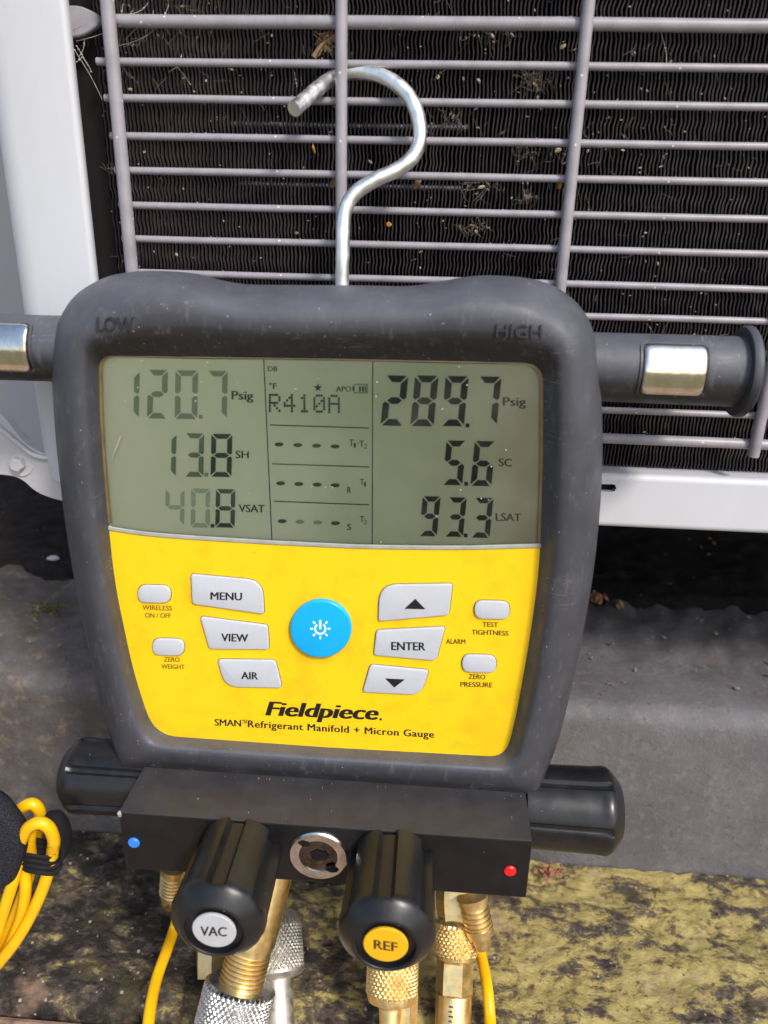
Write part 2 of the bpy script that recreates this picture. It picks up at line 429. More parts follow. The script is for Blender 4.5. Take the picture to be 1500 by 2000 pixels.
M['kerb'] = m_kerb()
def m_slab():
    a = Mat('lichen_covered_concrete', rough=.85, spec=.2)
    st = (1, 1.0, 1)
    n1 = a.noise(20, 10, .76, (1, 1.8, 1), dist=.25); n2 = a.noise(90, 8, .76, (1, 1.5, 1), loc=(4, 2, 0), dist=.3)
    mixn = a.math('MULTIPLY_ADD', n1, .62); mixn.node.inputs[2].default_value = 0
    sm = a.math('ADD', mixn, a.math('MULTIPLY', n2, .38))
    sep = a.N.new('ShaderNodeSeparateXYZ'); a.link(a.tc.outputs['Object'], sep.inputs[0])
    # darkened leftwards: the gauge's cast shadow painted into the lichen colour
    sh = a.math('MULTIPLY', sep.outputs[0], .45)
    sm2 = a.math('ADD', sm, a.math('MINIMUM', a.math('MAXIMUM', sh, -.075), .006))
    c = a.ramp(sm2, [(.40, (.030, .026, .023)), (.45, (.085, .068, .055)), (.480, (.15, .118, .08)), (.496, (.28, .22, .09)), (.52, (.44, .35, .12)), (.58, (.49, .40, .17)), (.65, (.44, .34, .17)), (.72, (.24, .17, .10))])
    g = a.ramp(a.noise(35, 6, .6, loc=(7, 1, 3)), [(.54, 0), (.72, .55)])
    c = a.mix(g, c, (.13, .115, .04))
    p = a.ramp(a.noise(26, 7, .6, loc=(1, 5, 3)), [(.60, 0), (.72, .7)])
    c = a.mix(p, c, (.36, .24, .16))
    c = a.mix(a.specks(220, .20, .86), c, (.42, .36, .27))
    a.color(c)
    return a.bump(a.math('ADD', n2, a.math('MULTIPLY', a.noise(500, 5, .7), .3)), .004, .8).m
M['slab'] = m_slab()
def m_brick():
    a = Mat('pink_brick_paving', rough=.8, spec=.2)
    c = a.ramp(a.noise(40, 7, .66), [(.34, (.12, .055, .05)), (.5, (.36, .24, .18)), (.66, (.50, .36, .27))])
    c = a.mix(a.ramp(a.noise(30, 5, .6, loc=(3, 3, 3)), [(.56, 0), (.68, .8)]), c, (.33, .30, .09))
    a.color(c); return a.bump(a.noise(300, 6, .7), .001, .6).m
M['brick'] = m_brick()
def m_ground():
    a = Mat('yard_ground', rough=.9, spec=.2)
    c = a.ramp(a.noise(6, 9, .65), [(.38, (.10, .085, .05)), (.5, (.20, .17, .10)), (.62, (.12, .14, .05))])
    a.color(c); return a.bump(a.noise(60, 5), .01, .5).m
M['ground'] = m_ground()
def m_shade():
    a = Mat('dark_shade_sheet', rough=.85, spec=.2)  # near-black: the unit's deep shade put into the colour
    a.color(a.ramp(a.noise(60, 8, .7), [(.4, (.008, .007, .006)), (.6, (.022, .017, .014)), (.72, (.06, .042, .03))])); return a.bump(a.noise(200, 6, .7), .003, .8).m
M['shade_sheet'] = m_shade()
M['house'] = m_white('lilac_render', (.40, .37, .40), .5)
M['foliage'] = m_flat('hedge_leaf', (.06, .10, .03), .6, .3, .4)

# ============================================================ SETTING
YG = .375          # plane of the horizontal guard wires
YP = .405          # plinth front face
Z_PL = at(1300, 1392, YP).z     # plinth top
Z_SL = at(1270, 1706, YP).z     # concrete slab in front of the plinth
Z_BR = Z_SL-.007
ES = atz(220, 1968, Z_SL).y     # near edge of the slab
def sheet(name, m, x0, x1, y0, y1, z, nx, ny, amp, sc, kind='structure'):
    V = []; 
    for j in range(ny+1):
        for i in range(nx+1):
            x = x0+(x1-x0)*i/nx; y = y0+(y1-y0)*j/ny
            V.append((x, y, z+amp*noise.fractal(Vector((x*sc, y*sc, 1.3)), 1, 2, 5)))
    F = [(j*(nx+1)+i, j*(nx+1)+i+1, (j+1)*(nx+1)+i+1, (j+1)*(nx+1)+i) for j in range(ny) for i in range(nx)]
    return tag(obj(name, V, F, m, loc=Vector((0, 0, z))), kind=kind)
sheet('ground', M['ground'], -60, 60, -60, 60, Z_BR-.06, 4, 4, 0, 1)
# mossy slab with an uneven front edge
V = []; nx, ny = 420, 80
x0, x1 = -.40, .50
def slab_h(x, y): return .0022*noise.fractal(Vector((x*40, y*40, 0)), 1, 2, 4)+.0013*noise.fractal(Vector((x*160, y*160, 3)), 1, 2, 4)+.0007*abs(noise.noise(Vector((x*420, y*420, 7))))
for i in range(nx+1):
    x = x0+(x1-x0)*i/nx; e = ES+.0035*noise.noise(Vector((x*30, 0, 2)))
    row = [(x, e+.002, Z_BR-.05), (x, e+.0, Z_SL-.010)]
    for j in range(ny+1):
        t = j/ny; y = e+.003+(YP+.002-e-.003)*t
        row.append((x, y, Z_SL+slab_h(x, y)-.004*max(0, 1-t*14)))
    V += row
m_ = ny+3
F = [(i*m_+j, (i+1)*m_+j, (i+1)*m_+j+1, i*m_+j+1) for i in range(nx) for j in range(m_-1)]
tag(obj('concrete_slab', V, F, M['slab'], loc=Vector((0, .34, Z_SL))), kind='structure')

paving = tag(obj('paving', *box((-.6, -.02, Z_BR-.055), (.7, ES-.004, Z_BR-.016)), M['ground'], smooth=False), kind='structure')
bw, bl = .075, .21
k = 0
for j in range(4):
    for i in range(-3, 4):
        xa = i*bl+(j % 2)*bl/2-.05; ya = ES-.0012-(j+1)*bw
        o = obj('brick', *box((xa+.003, ya+.003, Z_BR-.02), (xa+bl-.003, ya+bw-.003, Z_BR+random.uniform(-.001, .001))), M['brick'], paving, smooth=False)
        bevel(o, .003, 2)
# plinth with a rounded nose
V = []
nx = 260
prof = [(YP+.004, Z_SL-.02)]
h = Z_PL
prof += [(YP+.003, Z_SL+.002), (YP+.0015, Z_SL+.03), (YP+.001, h-.05), (YP, h-.022)]
for k in range(9):
    a = k/8*R(82); prof.append((YP+.013*(1-math.cos(a)), h-.013+.013*math.sin(a)))
for k in range(1, 30): prof.append((YP+.013+k*.008, h+.0008*k/50))

x0, x1 = -.55, .65
for i in range(nx+1):
    x = x0+(x1-x0)*i/nx
    for (y, z) in prof:
        top = max(0, min(1, (y-YP-.03)/.04))
        q = Vector((x*55, y*55, z*55))
        V.append((x, y-.0010*noise.noise(q)*(1-top), z+.0035*top*noise.fractal(q, 1, 2, 4)+.0004*noise.noise(q*2)))
m_ = len(prof)
F = [(i*m_+j, i*m_+j+1, (i+1)*m_+j+1, (i+1)*m_+j) for i in range(nx) for j in range(m_-1)]
tag(obj('plinth', V, F, M['kerb'], loc=Vector((0, YP, h))), 'weathered grey plinth with rounded nose under the outdoor unit', 'plinth')
# near-black sheet behind the plinth: painted-in deep shade under the unit
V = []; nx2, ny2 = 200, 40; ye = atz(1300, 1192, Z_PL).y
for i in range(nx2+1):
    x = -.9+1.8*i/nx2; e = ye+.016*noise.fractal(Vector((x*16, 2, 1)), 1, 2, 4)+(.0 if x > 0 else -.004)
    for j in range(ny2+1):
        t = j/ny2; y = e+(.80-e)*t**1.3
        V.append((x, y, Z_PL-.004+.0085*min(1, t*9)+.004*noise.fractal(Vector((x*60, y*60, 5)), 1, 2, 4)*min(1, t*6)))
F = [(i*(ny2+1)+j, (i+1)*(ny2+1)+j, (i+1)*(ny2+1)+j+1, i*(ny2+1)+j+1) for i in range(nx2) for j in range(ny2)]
tag(obj('shade_sheet', V, F, M['shade_sheet']), kind='structure')
# a rendered wall and a hedge stand round the yard
tag(obj('house_wall', *box((-3.5, .80, Z_BR-.06), (2.5, 1.0, 2.6)), M['house'], smooth=False), 'lilac grey rendered wall behind the outdoor unit', 'wall')

# ============================================================ OUTDOOR UNIT
unit = empty('air_conditioner', (0, .5, -.147))
tag(unit, 'white outdoor air conditioner unit with grey wire guard over dusty black coil', 'air conditioner')
ZB = -.1467; ZT = -.1178
xr_post = -.1632; xl_post = at(28, 600, .37).x
Z_TOP = .42
# corner post, rounded on its left
def post_loop(z):
    P = []; r = .014
    for k in range(9):
        a = k/8*math.pi/2; P.append(Vector((xl_post+r-r*math.cos(a), .368+r-r*math.sin(a), z)))
    for k in range(5):
        a = k/4*math.pi/2; rr = .0025; P.append(Vector((xr_post-rr+rr*math.sin(a), .368+rr-rr*math.cos(a), z)))
    P += [Vector((xr_post, .3725, z)), Vector((-.285, .60, z)), Vector((-.300, .60, z))]
    return P
V, F = loft([post_loop(Z_TOP), post_loop(-.05), post_loop(-.118), [p+Vector((.002 if p.x < -.19 else 0, 0, 0)) for p in post_loop(-.133)]], True, True)
obj('corner_post', V, F, M['white'], unit)
# left flank + curved lower corner of the casing
foot = round_poly([(-220, 700, 4), (-20, 780, 60), (50, 868, 40), (84, 886, 10), (190, 886, 4), (190, 985, 4), (118, 979, 30), (70, 962, 40), (40, 932, 40), (-220, 900, 4)])
L0 = pxY(foot, .3745)
V, F = loft([shrink(L0, .0006, -.0006), L0, [p+Vector((0, .006, 0)) for p in L0]], True, True)
obj('base_pan', V, F, M['pan'], unit)
P = catmull([at(x, y, .3725) for x, y in [(-120, 770), (-40, 812), (0, 838), (30, 862), (58, 884), (80, 893), (120, 896)]], 6)
obj('rolled_edge', *tube(P, .0013, 12), M['pan'], unit)
b0 = at(38, 905, .3739)
bolt = obj('bolt', *lathe(b0, Vector((0, -1, 0)), [(0, .0040), (.0036, .0040), (.0044, .0032)], 6), M['pan'], unit, smooth=False)
obj('washer', *lathe(b0+Vector((.001, .0002, -.0005)), Vector((.1, -1, .1)), [(0, .0064), (.0008, .0062)], 28), M['pan'], unit)
# bottom rail with its slot
x_r = .62
slotc = at(1186, 953, .3745)
rail_pts = []
def rail():
    mb = MB()
    zc, hw, hh = slotc.z, .0045, .0020
    xs = [xr_post+.0005, slotc.x-hw-.004, slotc.x+hw+.004, x_r]; yb, yf = .392, .3745
    # front face pieces around the slot
    def quad(a, b, c, d): mb.add([a, b, c, d], [(0, 1, 2, 3)])
    def v(x, z): return (x, yf, z)
    r = .003
    z0, z1 = ZB+r, ZT-r
    quad(v(xs[0], z0), v(xs[1], z0), v(xs[1], z1), v(xs[0], z1)); quad(v(xs[2], z0), v(xs[3], z0), v(xs[3], z1), v(xs[2], z1))
    outer = []; inner = []
    N = 24
    for k in range(N):
        a = 2*math.pi*k/N; c, s_ = math.cos(a), math.sin(a)
        inner.append((slotc.x+(hw-hh)*(1 if c >= 0 else -1)+hh*c, yf, zc+hh*s_))
        t = min((hw+.004)/max(abs(c), 1e-6), ((z1-zc) if s_ > 0 else (zc-z0))/max(abs(s_), 1e-6))
        outer.append((slotc.x+c*t, yf, zc+s_*t))
    # corners
    mb.add(outer+inner+[(p[0], yf+.003, p[2]) for p in inner], [(k, (k+1) % N, N+(k+1) % N, N+k) for k in range(N)]+[(N+k, N+(k+1) % N, 2*N+(k+1) % N, 2*N+k) for k in range(N)])
    for sx in (xs[1], xs[2]):
        for zz in (z0, z1):
            # close the small triangles left by the polar ring
            near = sorted(outer, key=lambda p: (p[0]-sx)**2+(p[2]-zz)**2)[:2]
            mb.add([(sx, yf, zz), near[0], near[1]], [(0, 1, 2)])
    for sgn, zz, zo in ((1, z1, ZT), (-1, z0, ZB)):
        L = []
        for k in range(6):
            a = k/5*math.pi/2; y = yf+r*(1-math.cos(a)); z = zz+sgn*r*math.sin(a)
            L.append([(xs[0], y, z), (x_r, y, z)])
        L.append([(xs[0], yb, zo), (x_r, yb, zo)])
        V = [p for l in L for p in l]
        mb.add(V, [(2*k, 2*k+1, 2*k+3, 2*k+2) for k in range(len(L)-1)])
    return mb
rl = rail().build('bottom_rail', M['white'], unit)
obj('slot_backing', *box((slotc.x-.01, .3785, slotc.z-.005), (slotc.x+.01, .3795, slotc.z+.005)), M['void'], unit, smooth=False)
# casing behind
obj('casing', *box((-.185, .4105, ZB+.002), (.62, .70, Z_TOP)), M['void'], unit, smooth=False)
obj('top_cover', *box((xl_post-.004, .362, Z_TOP), (.63, .71, Z_TOP+.03)), M['white'], unit, smooth=False)
obj('side_panel', *box((.61, .372, ZB), (.622, .70, Z_TOP)), M['white'], unit, smooth=False)
xs_seal = at(192, 110, .390).x
obj('seal_strip', *box((xr_post-.03, .388, ZT-.02), (xs_seal, .4085, Z_TOP)), M['void'], unit, smooth=False)
# fins
def fins():
    mb_v = []; mb_f = []
    pitch = .00178; x = xs_seal+.0006; yf, yb = .3875, .4005
    zs = []; z = -.135
    while z < .125: zs.append(z); z += .00125
    while z < Z_TOP: zs.append(z); z += .02
    n = len(zs); k = 0
    while x < .33:
        ph = random.uniform(-.5, .5); am = random.uniform(.7, 1.3)
        base = len(mb_v)
        bend = random.uniform(-.0001, .0001)
        for z in zs:
            wv = .00026*am*(.75+.9*noise.noise(Vector((x*25, 9, z*40))))*math.sin(z*2*math.pi/.0074+ph*.8+x*30)+.00075*noise.noise(Vector((x*60, 0, z*90)))+.0006*max(0, noise.noise(Vector((x*180, 3, z*30))))+bend
            xx = x+wv; lip = .00030
            yo = yf+.0006*noise.noise(Vector((x*300, 5, z*200)))
            mb_v += [(xx-lip, yo+.0003, z), (xx+lip, yo, z), (xx+lip*.8, yb, z)]
        for j in range(n-1):
            a = base+j*3
            mb_f += [(a, a+1, a+4, a+3), (a+1, a+2, a+5, a+4)]
        x += pitch
    return mb_v, mb_f
V, F = fins()
tag(obj('fin_pack', V, F, M['fin'], unit), kind='stuff')
for (xa, xb, y, py) in ((455, 915, 245, 0), (470, 900, 362, 0)):
    a = at(xa, y, .3945); b = at(xb, y+4, .3945)
    z = (a.z+b.z)/2
    obj('coil_tube', *tube([Vector((a.x, .3922, z)), Vector((b.x, .3922, z))], .0017, 14), M['coil_tube'], unit)
# guard wires : the pitch read from the photograph is 14.8 mm across, 100 mm upright
def hwire(z, r, xa=-.1505, xb=.60):
    P = [Vector((xa+(xb-xa)*i/20, YG+.0002*noise.noise(Vector((i*.7, z*50, 0))), z+.0003*noise.noise(Vector((i*.5, z*90, 4))))) for i in range(21)]
    xend = P[0].copy()
    return obj('guard_wire', *tube(P, r, 14), M['wire'], unit)
zlist = [(.0767, .0026, -.1445), (.0613, .00165, -.1545), (.0471, .00165, -.1525), (.03195, .00165, -.1515), (.01775, .00165, -.1510), (.0029, .00165, -.1505), (-.0117, .00165, -.1505), (-.02685, .00165, -.1500),
         (-.0412, .00165, -.1505), (-.0560, .00165, -.1505), (-.0708, .00165, -.1505), (-.0854, .00165, -.1505), (-.0996, .0026, -.1505)]
for k in range(1, 22): zlist.append((.0767+k*.0148, .0026 if k % 10 == 0 else .00165, -.1515))
for z, r, xa in zlist: hwire(z, r, xa)
for x, zl in ((-.1458, -.1040), (-.0462, -.1040), (.0551, -.1040), (.1558, -.1046), (.256, -.104), (.357, -.104), (.457, -.104), (.557, -.104)):
    r = .0030
    P = [Vector((x, YG-.0042, Z_TOP-.01)), Vector((x, YG-.0042, .1)), Vector((x, YG-.0042, 0)), Vector((x, YG-.0042, zl+.002)), Vector((x, YG-.0040, zl))]
    obj('upright_wire', *tube(P, r if x < -.1 else .0026, 16), M['wire'], unit)
# the flat tab that clips the guard to the post
tabp = round_poly([(112, 12, 3), (160, 12, 14), (196, 30, 14), (197, 50, 14), (165, 72, 16), (112, 78, 3)])
L = pxY(tabp, .3785)
V, F = loft([shrink(L, .0006, -.0016), shrink(L, .0001, -.0012), [p+Vector((0, .001, 0)) for p in L]], True, True)
obj('guard_clip', V, F, M['wire'], unit)

# ============================================================ MANIFOLD GAUGE
YF = .300; YPL = .3098
gauge = empty('manifold_gauge', (-.046, .32, -.29))
tag(gauge, 'black rubber cased digital manifold gauge with yellow keypad hanging from the wire guard', 'gauge')
CX, CY = 635.0, 1060.0
inner = round_poly([(193, 694, 26), (640, 700, 1), (1061, 709, 40), (1061, 900, 60), (1054, 1110, 60), (1035, 1250, 60), (1008, 1400, 40), (988, 1479, 34), (640, 1460, 1), (302, 1436, 46), (262, 1320, 60), (224, 1140, 60), (205, 960, 60), (194, 800, 60)], 9)
sil = catmull([(x, y, 0) for x, y in [(300, 529), (370, 534), (430, 549), (480, 556), (560, 557), (700, 558), (800, 559), (860, 550), (910, 541), (960, 538), (1030, 543), (1085, 560), (1130, 595), (1158, 645), (1171, 730), (1177, 850), (1173, 980),
    (1160, 1110), (1140, 1230), (1117, 1340), (1092, 1440), (1068, 1505), (1040, 1556), (980, 1556), (640, 1530), (300, 1506), (243, 1502), (222, 1462), (200, 1385), (176, 1280), (152, 1170), (130, 1040), (114, 910), (104, 790), (101, 700), (114, 630), (146, 578), (200, 544), (250, 532)]], 6, True)
NB = 420
def polar(poly):
    out = []
    P = [(p[0]-CX, p[1]-CY) for p in poly]; n = len(P)
    for k in range(NB):
        a = 2*math.pi*k/NB; dx, dy = math.cos(a), math.sin(a); best = 0
        for i in range(n):
            x1_, y1_ = P[i]; x2_, y2_ = P[(i+1) % n]; ex, ey = x2_-x1_, y2_-y1_
            den = dx*ey-dy*ex
            if abs(den) < 1e-9: continue
            t = (x1_*ey-y1_*ex)/den; u = (x1_*dy-y1_*dx)/den
            if t > 0 and -1e-6 <= u <= 1+1e-6: best = max(best, t)
        out.append((CX+dx*best, CY+dy*best))
    return out
A = polar(inner); B = polar(sil)
prof = [(-.03, YPL+.0012), (0, YPL-.0002), (.02, YPL-.0008), (.08, YPL-.0026), (.16, YPL-.0055), (.24, YPL-.0080), (.30, YPL-.0093), (.37, YF-.0001), (.48, YF-.0003), (.60, YF+.0001), (.70, YF+.0014), (.80, YF+.0042), (.88, YF+.0078), (.95, YF+.0125), (1.0, YF+.0185)]
loops = []
for t, Y in prof:
    L = []
    for k in range(NB):
        ang = 2*math.pi*k/NB
        topness = max(0, -math.sin(ang))**.5
        botness = max(0, math.sin(ang)-.55)/.45
        Yk = YF+(Y-YF)*(1+.5*topness*(1 if t > .6 else 0)-(.72*min(1, botness*2.2) if t > .6 else 0))
        x = A[k][0]+(B[k][0]-A[k][0])*t; y = A[k][1]+(B[k][1]-A[k][1])*t
        L.append(at(x, y, Yk))
    loops.append(L)
cen = at(CX, CY, YF+.0185)
last = loops[-1]
for s, dy in ((.997, .006), (.985, .014), (.95, .022)):
    loops.append([Vector((cen.x+(p.x-cen.x)*s, max(p.y, YF+.016)+dy, cen.z+(p.z-cen.z)*s)) for p in last])
V, F = loft(loops, False, True)
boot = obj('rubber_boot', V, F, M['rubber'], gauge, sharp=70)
lettering('LOW', 190, 645, 261, 645, 27, YF-.0002, M['emboss'], gauge, bold=.02, h=.0009)
lettering('HIGH', 969, 658, 1058, 660, 26, YF-.0002, M['emboss'], gauge, bold=.02, h=.0009)

# face plate and screen: the boundary between them bows down
bound = catmull([(x, y, 0) for x, y in [(180, 1029), (208, 1035), (280, 1046), (360, 1053), (520, 1063), (640, 1069), (720, 1072), (880, 1074), (980, 1072), (1056, 1070), (1085, 1069)]], 5)
def by(x):
    for a, b in zip(bound, bound[1:]):
        if a.x <= x <= b.x: return a.y+(b.y-a.y)*(x-a.x)/(b.x-a.x)
    return bound[0].y if x < bound[0].x else bound[-1].y
def part_outline(poly, upper, off=0):
    """clip a pixel outline to one side of the boundary"""
    out = []; n = len(poly)
    ins = [(p[1] < by(p[0])+off) == upper for p in poly]
    for i in range(n):
        a, b = poly[i], poly[(i+1) % n]
        if ins[i]: out.append((a[0], a[1]))
        if ins[i] != ins[(i+1) % n]:
            lo, hi = 0, 1
            for _ in range(30):
                m = (lo+hi)/2; x = a[0]+(b[0]-a[0])*m; y = a[1]+(b[1]-a[1])*m
                if ((y < by(x)+off) == upper) == ins[i]: lo = m
                else: hi = m
            x = a[0]+(b[0]-a[0])*lo; out.append((x, by(x)+off))
            xe = None
            if ins[i]:     # leaving: follow the boundary across
                out.append('CUT')
    # expand the cut
    i = out.index('CUT'); prev = out[i-1]; nxt = out[(i+1) % len(out)]
    seg = []
    for k in range(1, 40):
        x = prev[0]+(nxt[0]-prev[0])*k/40; seg.append((x, by(x)+off))
    return out[:i]+seg+out[i+1:]
Aout = [(CX+(x-CX)*1.012, CY+(y-CY)*1.010) for x, y in A]
yel = part_outline(Aout, False, 0)
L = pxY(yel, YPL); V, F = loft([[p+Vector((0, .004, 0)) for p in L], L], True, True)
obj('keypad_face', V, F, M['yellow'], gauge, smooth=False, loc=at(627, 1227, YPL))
scr = part_outline(Aout, True, -9)
L = pxY(scr, YPL+.0010); V, F = loft([[p+Vector((0, .003, 0)) for p in L], L], True, True)
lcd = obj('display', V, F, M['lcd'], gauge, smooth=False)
# brownish stained margin round the glass
Ain = [(CX+(x-CX)*.986, CY+(y-CY)*.993) for x, y in A]
VV = []; FF = []; idx = [k for k in range(NB) if A[k][1] < by(A[k][0])-8]
st = [i for i in range(len(idx)) if idx[i] != idx[i-1]+1]
s0 = max(st) if st else 0; idx = idx[s0:]+idx[:s0]
for k in idx:
    VV += [at(*A[k], YPL-.00005), at(*Ain[k], YPL-.00015), at(*Ain[k], YPL+.0009)]
for i in range(len(idx)-1):
    a = i*3; FF += [(a, a+3, a+4, a+1), (a+1, a+4, a+5, a+2)]
obj('stained_margin', VV, FF, M['gasket'], gauge)
# clear lens
lens_o = part_outline([(CX+(x-CX)*.987, CY+(y-CY)*.9935) for x, y in A], True, -8)
L = pxY(lens_o, YPL-.0002); V, F = loft([L], False, False); F = [tuple(range(len(L)))]
obj('screen_lens', L, F, M['lens'], gauge, smooth=False)
VV = []; 
xs = [204+i*(1057-204)/60 for i in range(61)]
for x in xs: VV += [at(x, by(x)-9, YPL-.0001), at(x, by(x)-6, YPL-.0006), at(x, by(x)-1, YPL-.0007), at(x, by(x)+.6, YPL-.0000)]
FF = [(4*i+j, 4*i+4+j, 4*i+5+j, 4*i+1+j) for i in range(60) for j in range(3)]
obj('lens_lip', VV, FF, M['lens_edge'], gauge)

obj('scratch', [at(x, y, YPL-.00035) for x, y in ((234, 852), (237, 853), (217, 903), (214, 905))], [(0, 1, 2, 3)], M['dust'], gauge, smooth=False)
# ---- LCD graphics
YL = YPL+.0010-.00015
SEGS = {'0': 'abcdef', '1': 'bc', '2': 'abged', '3': 'abgcd', '4': 'fgbc', '5': 'afgcd', '6': 'afgedc', '7': 'abc', '8': 'abcdefg', '9': 'abfgcd', '-': 'g'}
def seg_polys(ch, w, h, t, g):
    m = h/2; P = {
     'a': [(g, h), (w-g, h), (w-t-g*.3, h-t), (t+g*.3, h-t)],
     'd': [(g, 0), (w-g, 0), (w-t-g*.3, t), (t+g*.3, t)],
     'f': [(0, h-g), (t, h-t-g*.8), (t, m+t/2+g*.2), (t*.35, m+g*.6), (0, m+t*.45)],
     'b': [(w, h-g), (w-t, h-t-g*.8), (w-t, m+t/2+g*.2), (w-t*.35, m+g*.6), (w, m+t*.45)],
     'e': [(0, g), (t, t+g*.8), (t, m-t/2-g*.2), (t*.35, m-g*.6), (0, m-t*.45)],
     'c': [(w, g), (w-t, t+g*.8), (w-t, m-t/2-g*.2), (w-t*.35, m-g*.6), (w, m-t*.45)],
     'g': [(t*.5+g*.4, m), (t+g, m+t*.5), (w-t-g, m+t*.5), (w-t*.5-g*.4, m), (w-t-g, m-t*.5), (t+g, m-t*.5)]}
    return [P[s] for s in SEGS[ch]]
def digit(ch, xl, yt, xr, yb, m, slant=.06, t=None, slope=.02):
    w = xr-xl; h = yb-yt; t = t or h*.135
    mb = MB()
    for poly in seg_polys(ch, w, h, t, t*.22):
        pts = [at(xl+px+(py-h/2)*slant, yb-py+px*slope, YL) for px, py in poly]
        mb.add(pts, [tuple(range(len(pts)))])
    return mb.build('digit', m, gauge, smooth=False)
def dot(x, y, r, m, sq=True):
    n = 4 if sq else 12
    pts = [at(x+r*math.cos(2*math.pi*(k+.5)/n)*(1.3 if sq else 1), y+r*math.sin(2*math.pi*(k+.5)/n)*(1.3 if sq else 1), YL) for k in range(n)]
    return obj('decimal_point', pts, [tuple(range(n))], m, gauge, smooth=False)
sh_ = m_flat('lcd_segment_dim', (.11, .17, .105), .4)  # between mid and green, glare on the left digits painted in
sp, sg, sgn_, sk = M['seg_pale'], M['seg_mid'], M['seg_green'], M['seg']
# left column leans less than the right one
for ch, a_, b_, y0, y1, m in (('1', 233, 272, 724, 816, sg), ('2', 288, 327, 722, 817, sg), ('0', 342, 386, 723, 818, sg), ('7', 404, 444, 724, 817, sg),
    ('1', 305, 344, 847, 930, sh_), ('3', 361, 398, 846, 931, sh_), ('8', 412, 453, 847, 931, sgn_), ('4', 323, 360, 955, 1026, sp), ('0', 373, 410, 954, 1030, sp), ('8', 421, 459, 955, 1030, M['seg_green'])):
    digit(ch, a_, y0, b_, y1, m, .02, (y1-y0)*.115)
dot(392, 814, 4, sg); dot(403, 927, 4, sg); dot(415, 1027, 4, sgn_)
for ch, a_, b_, y0, y1 in (('2', 748, 793, 733, 831), ('8', 806, 852, 733, 832), ('9', 866, 911, 734, 832), ('7', 930, 975, 735, 830), ('5', 868, 907, 860, 947), ('6', 923, 964, 861, 949), ('9', 822, 857, 969, 1047), ('3', 872, 908, 971, 1048), ('3', 923, 960, 972, 1050)):
    digit(ch, a_, y0, b_, y1, sk, .10, (y1-y0)*.135)
dot(913, 831, 4.2, sk); dot(910.5, 945, 4, sk); dot(909.5, 1046, 4, sk)
def lt(s, x0, y0, x1, y1, cap, m, bold=.03): return lettering(s, x0, y0, x1, y1, cap, YL, m, gauge, bold=bold)
lt('Psig', 452, 780, 495, 781, 17, sgn_); lt('SH', 460, 895, 486, 895, 15, sgn_); lt('VSAT', 466, 1000, 517, 1001, 15, sgn_)
lt('Psig', 982, 792, 1027, 793, 17, sk); lt('SC', 974, 910, 1000, 911, 15, sk); lt('LSAT', 968, 1017, 1018, 1018, 15, sk)
lt('DB', 523, 725, 542, 725, 10, sgn_); lt('°F', 525, 760, 541, 760, 12, sgn_); lt('APO', 656, 765, 686, 765, 11, sgn_)
lt('T', 682, 871, 691, 871, 13, sgn_); lt('1', 691, 874, 695, 874, 9, sgn_, 0); lt('-', 697, 869, 701, 869, 12, sgn_, .02); lt('T', 702, 873, 711, 873, 13, sgn_); lt('2', 711, 876, 717, 876, 9, sgn_, 0)
lt('T', 703, 947, 711, 947, 12, sgn_); lt('1', 711, 950, 715, 950, 9, sgn_, 0); lt('R', 678, 963, 686, 963, 12, sgn_)
lt('T', 703, 1020, 711, 1020, 12, sgn_); lt('2', 711, 1024, 717, 1024, 9, sgn_, 0); lt('S', 678, 1035, 686, 1035, 12, sgn_)
def line(x0, y0, x1, y1, wd, m=sgn_, name='divider'):
    d = Vector((x1-x0, y1-y0)).normalized()*wd/2; n = (-d.y, d.x)
    return obj(name, [at(x0+n[0], y0+n[1], YL), at(x1+n[0], y1+n[1], YL), at(x1-n[0], y1-n[1], YL), at(x0-n[0], y0-n[1], YL)], [(0, 1, 2, 3)], m, gauge, smooth=False)
line(515, 700, 531, 1056, 1.8, sk); line(728, 706, 727, 1064, 1.8, sk)
line(527, 830, 721, 836, 2, sk); line(531, 906, 721, 912, 2, sk); line(535, 979, 721, 986, 2, sk)
for row, (y0, dx) in enumerate(((868, 0), (944, 3), (1018, 6))):
    for i in range(4):
        x = 545+dx+i*(36.5-dx*.3); y = y0+i*1.3
        pts = [at(x+9*math.cos(a), y+4*math.sin(a), YL) for a in [2*math.pi*k/12 for k in range(12)]]
        obj('dash', pts, [tuple(range(12))], sgn_ if not (row == 2 and i in (1, 2)) else sg, gauge, smooth=False)
star = [at(621+(9 if k % 2 == 0 else 3.6)*math.sin(k*math.pi/5), 757-(9 if k % 2 == 0 else 3.6)*math.cos(k*math.pi/5), YL) for k in range(10)]
obj('star', star, [tuple(range(10))], sgn_, gauge, smooth=False)
mb = MB()
def rpx(mb, x0, y0, x1, y1): mb.add([at(x0, y0, YL), at(x1, y0, YL), at(x1, y1, YL), at(x0, y1, YL)], [(0, 1, 2, 3)])
for r_ in ((691, 750, 718, 751.5), (691, 766.5, 718, 768), (691, 751.5, 692.5, 766.5), (716.5, 751.5, 718, 766.5), (688, 755, 691, 763), (701, 754, 705, 765), (707, 754, 711, 765), (712.5, 754, 715, 765)): rpx(mb, *r_)
mb.build('battery_symbol', sgn_, gauge, smooth=False)
FONT = {'R': ['11110', '10001', '10001', '11110', '10100', '10010', '10001'], '4': ['00010', '00110', '01010', '10010', '11111', '00010', '00010'], '1': ['00100', '01100', '00100', '00100', '00100', '00100', '01110'],
        '0': ['01110', '10001', '10011', '10101', '11001', '10001', '01110'], 'A': ['01110', '10001', '10001', '11111', '10001', '10001', '10001']}
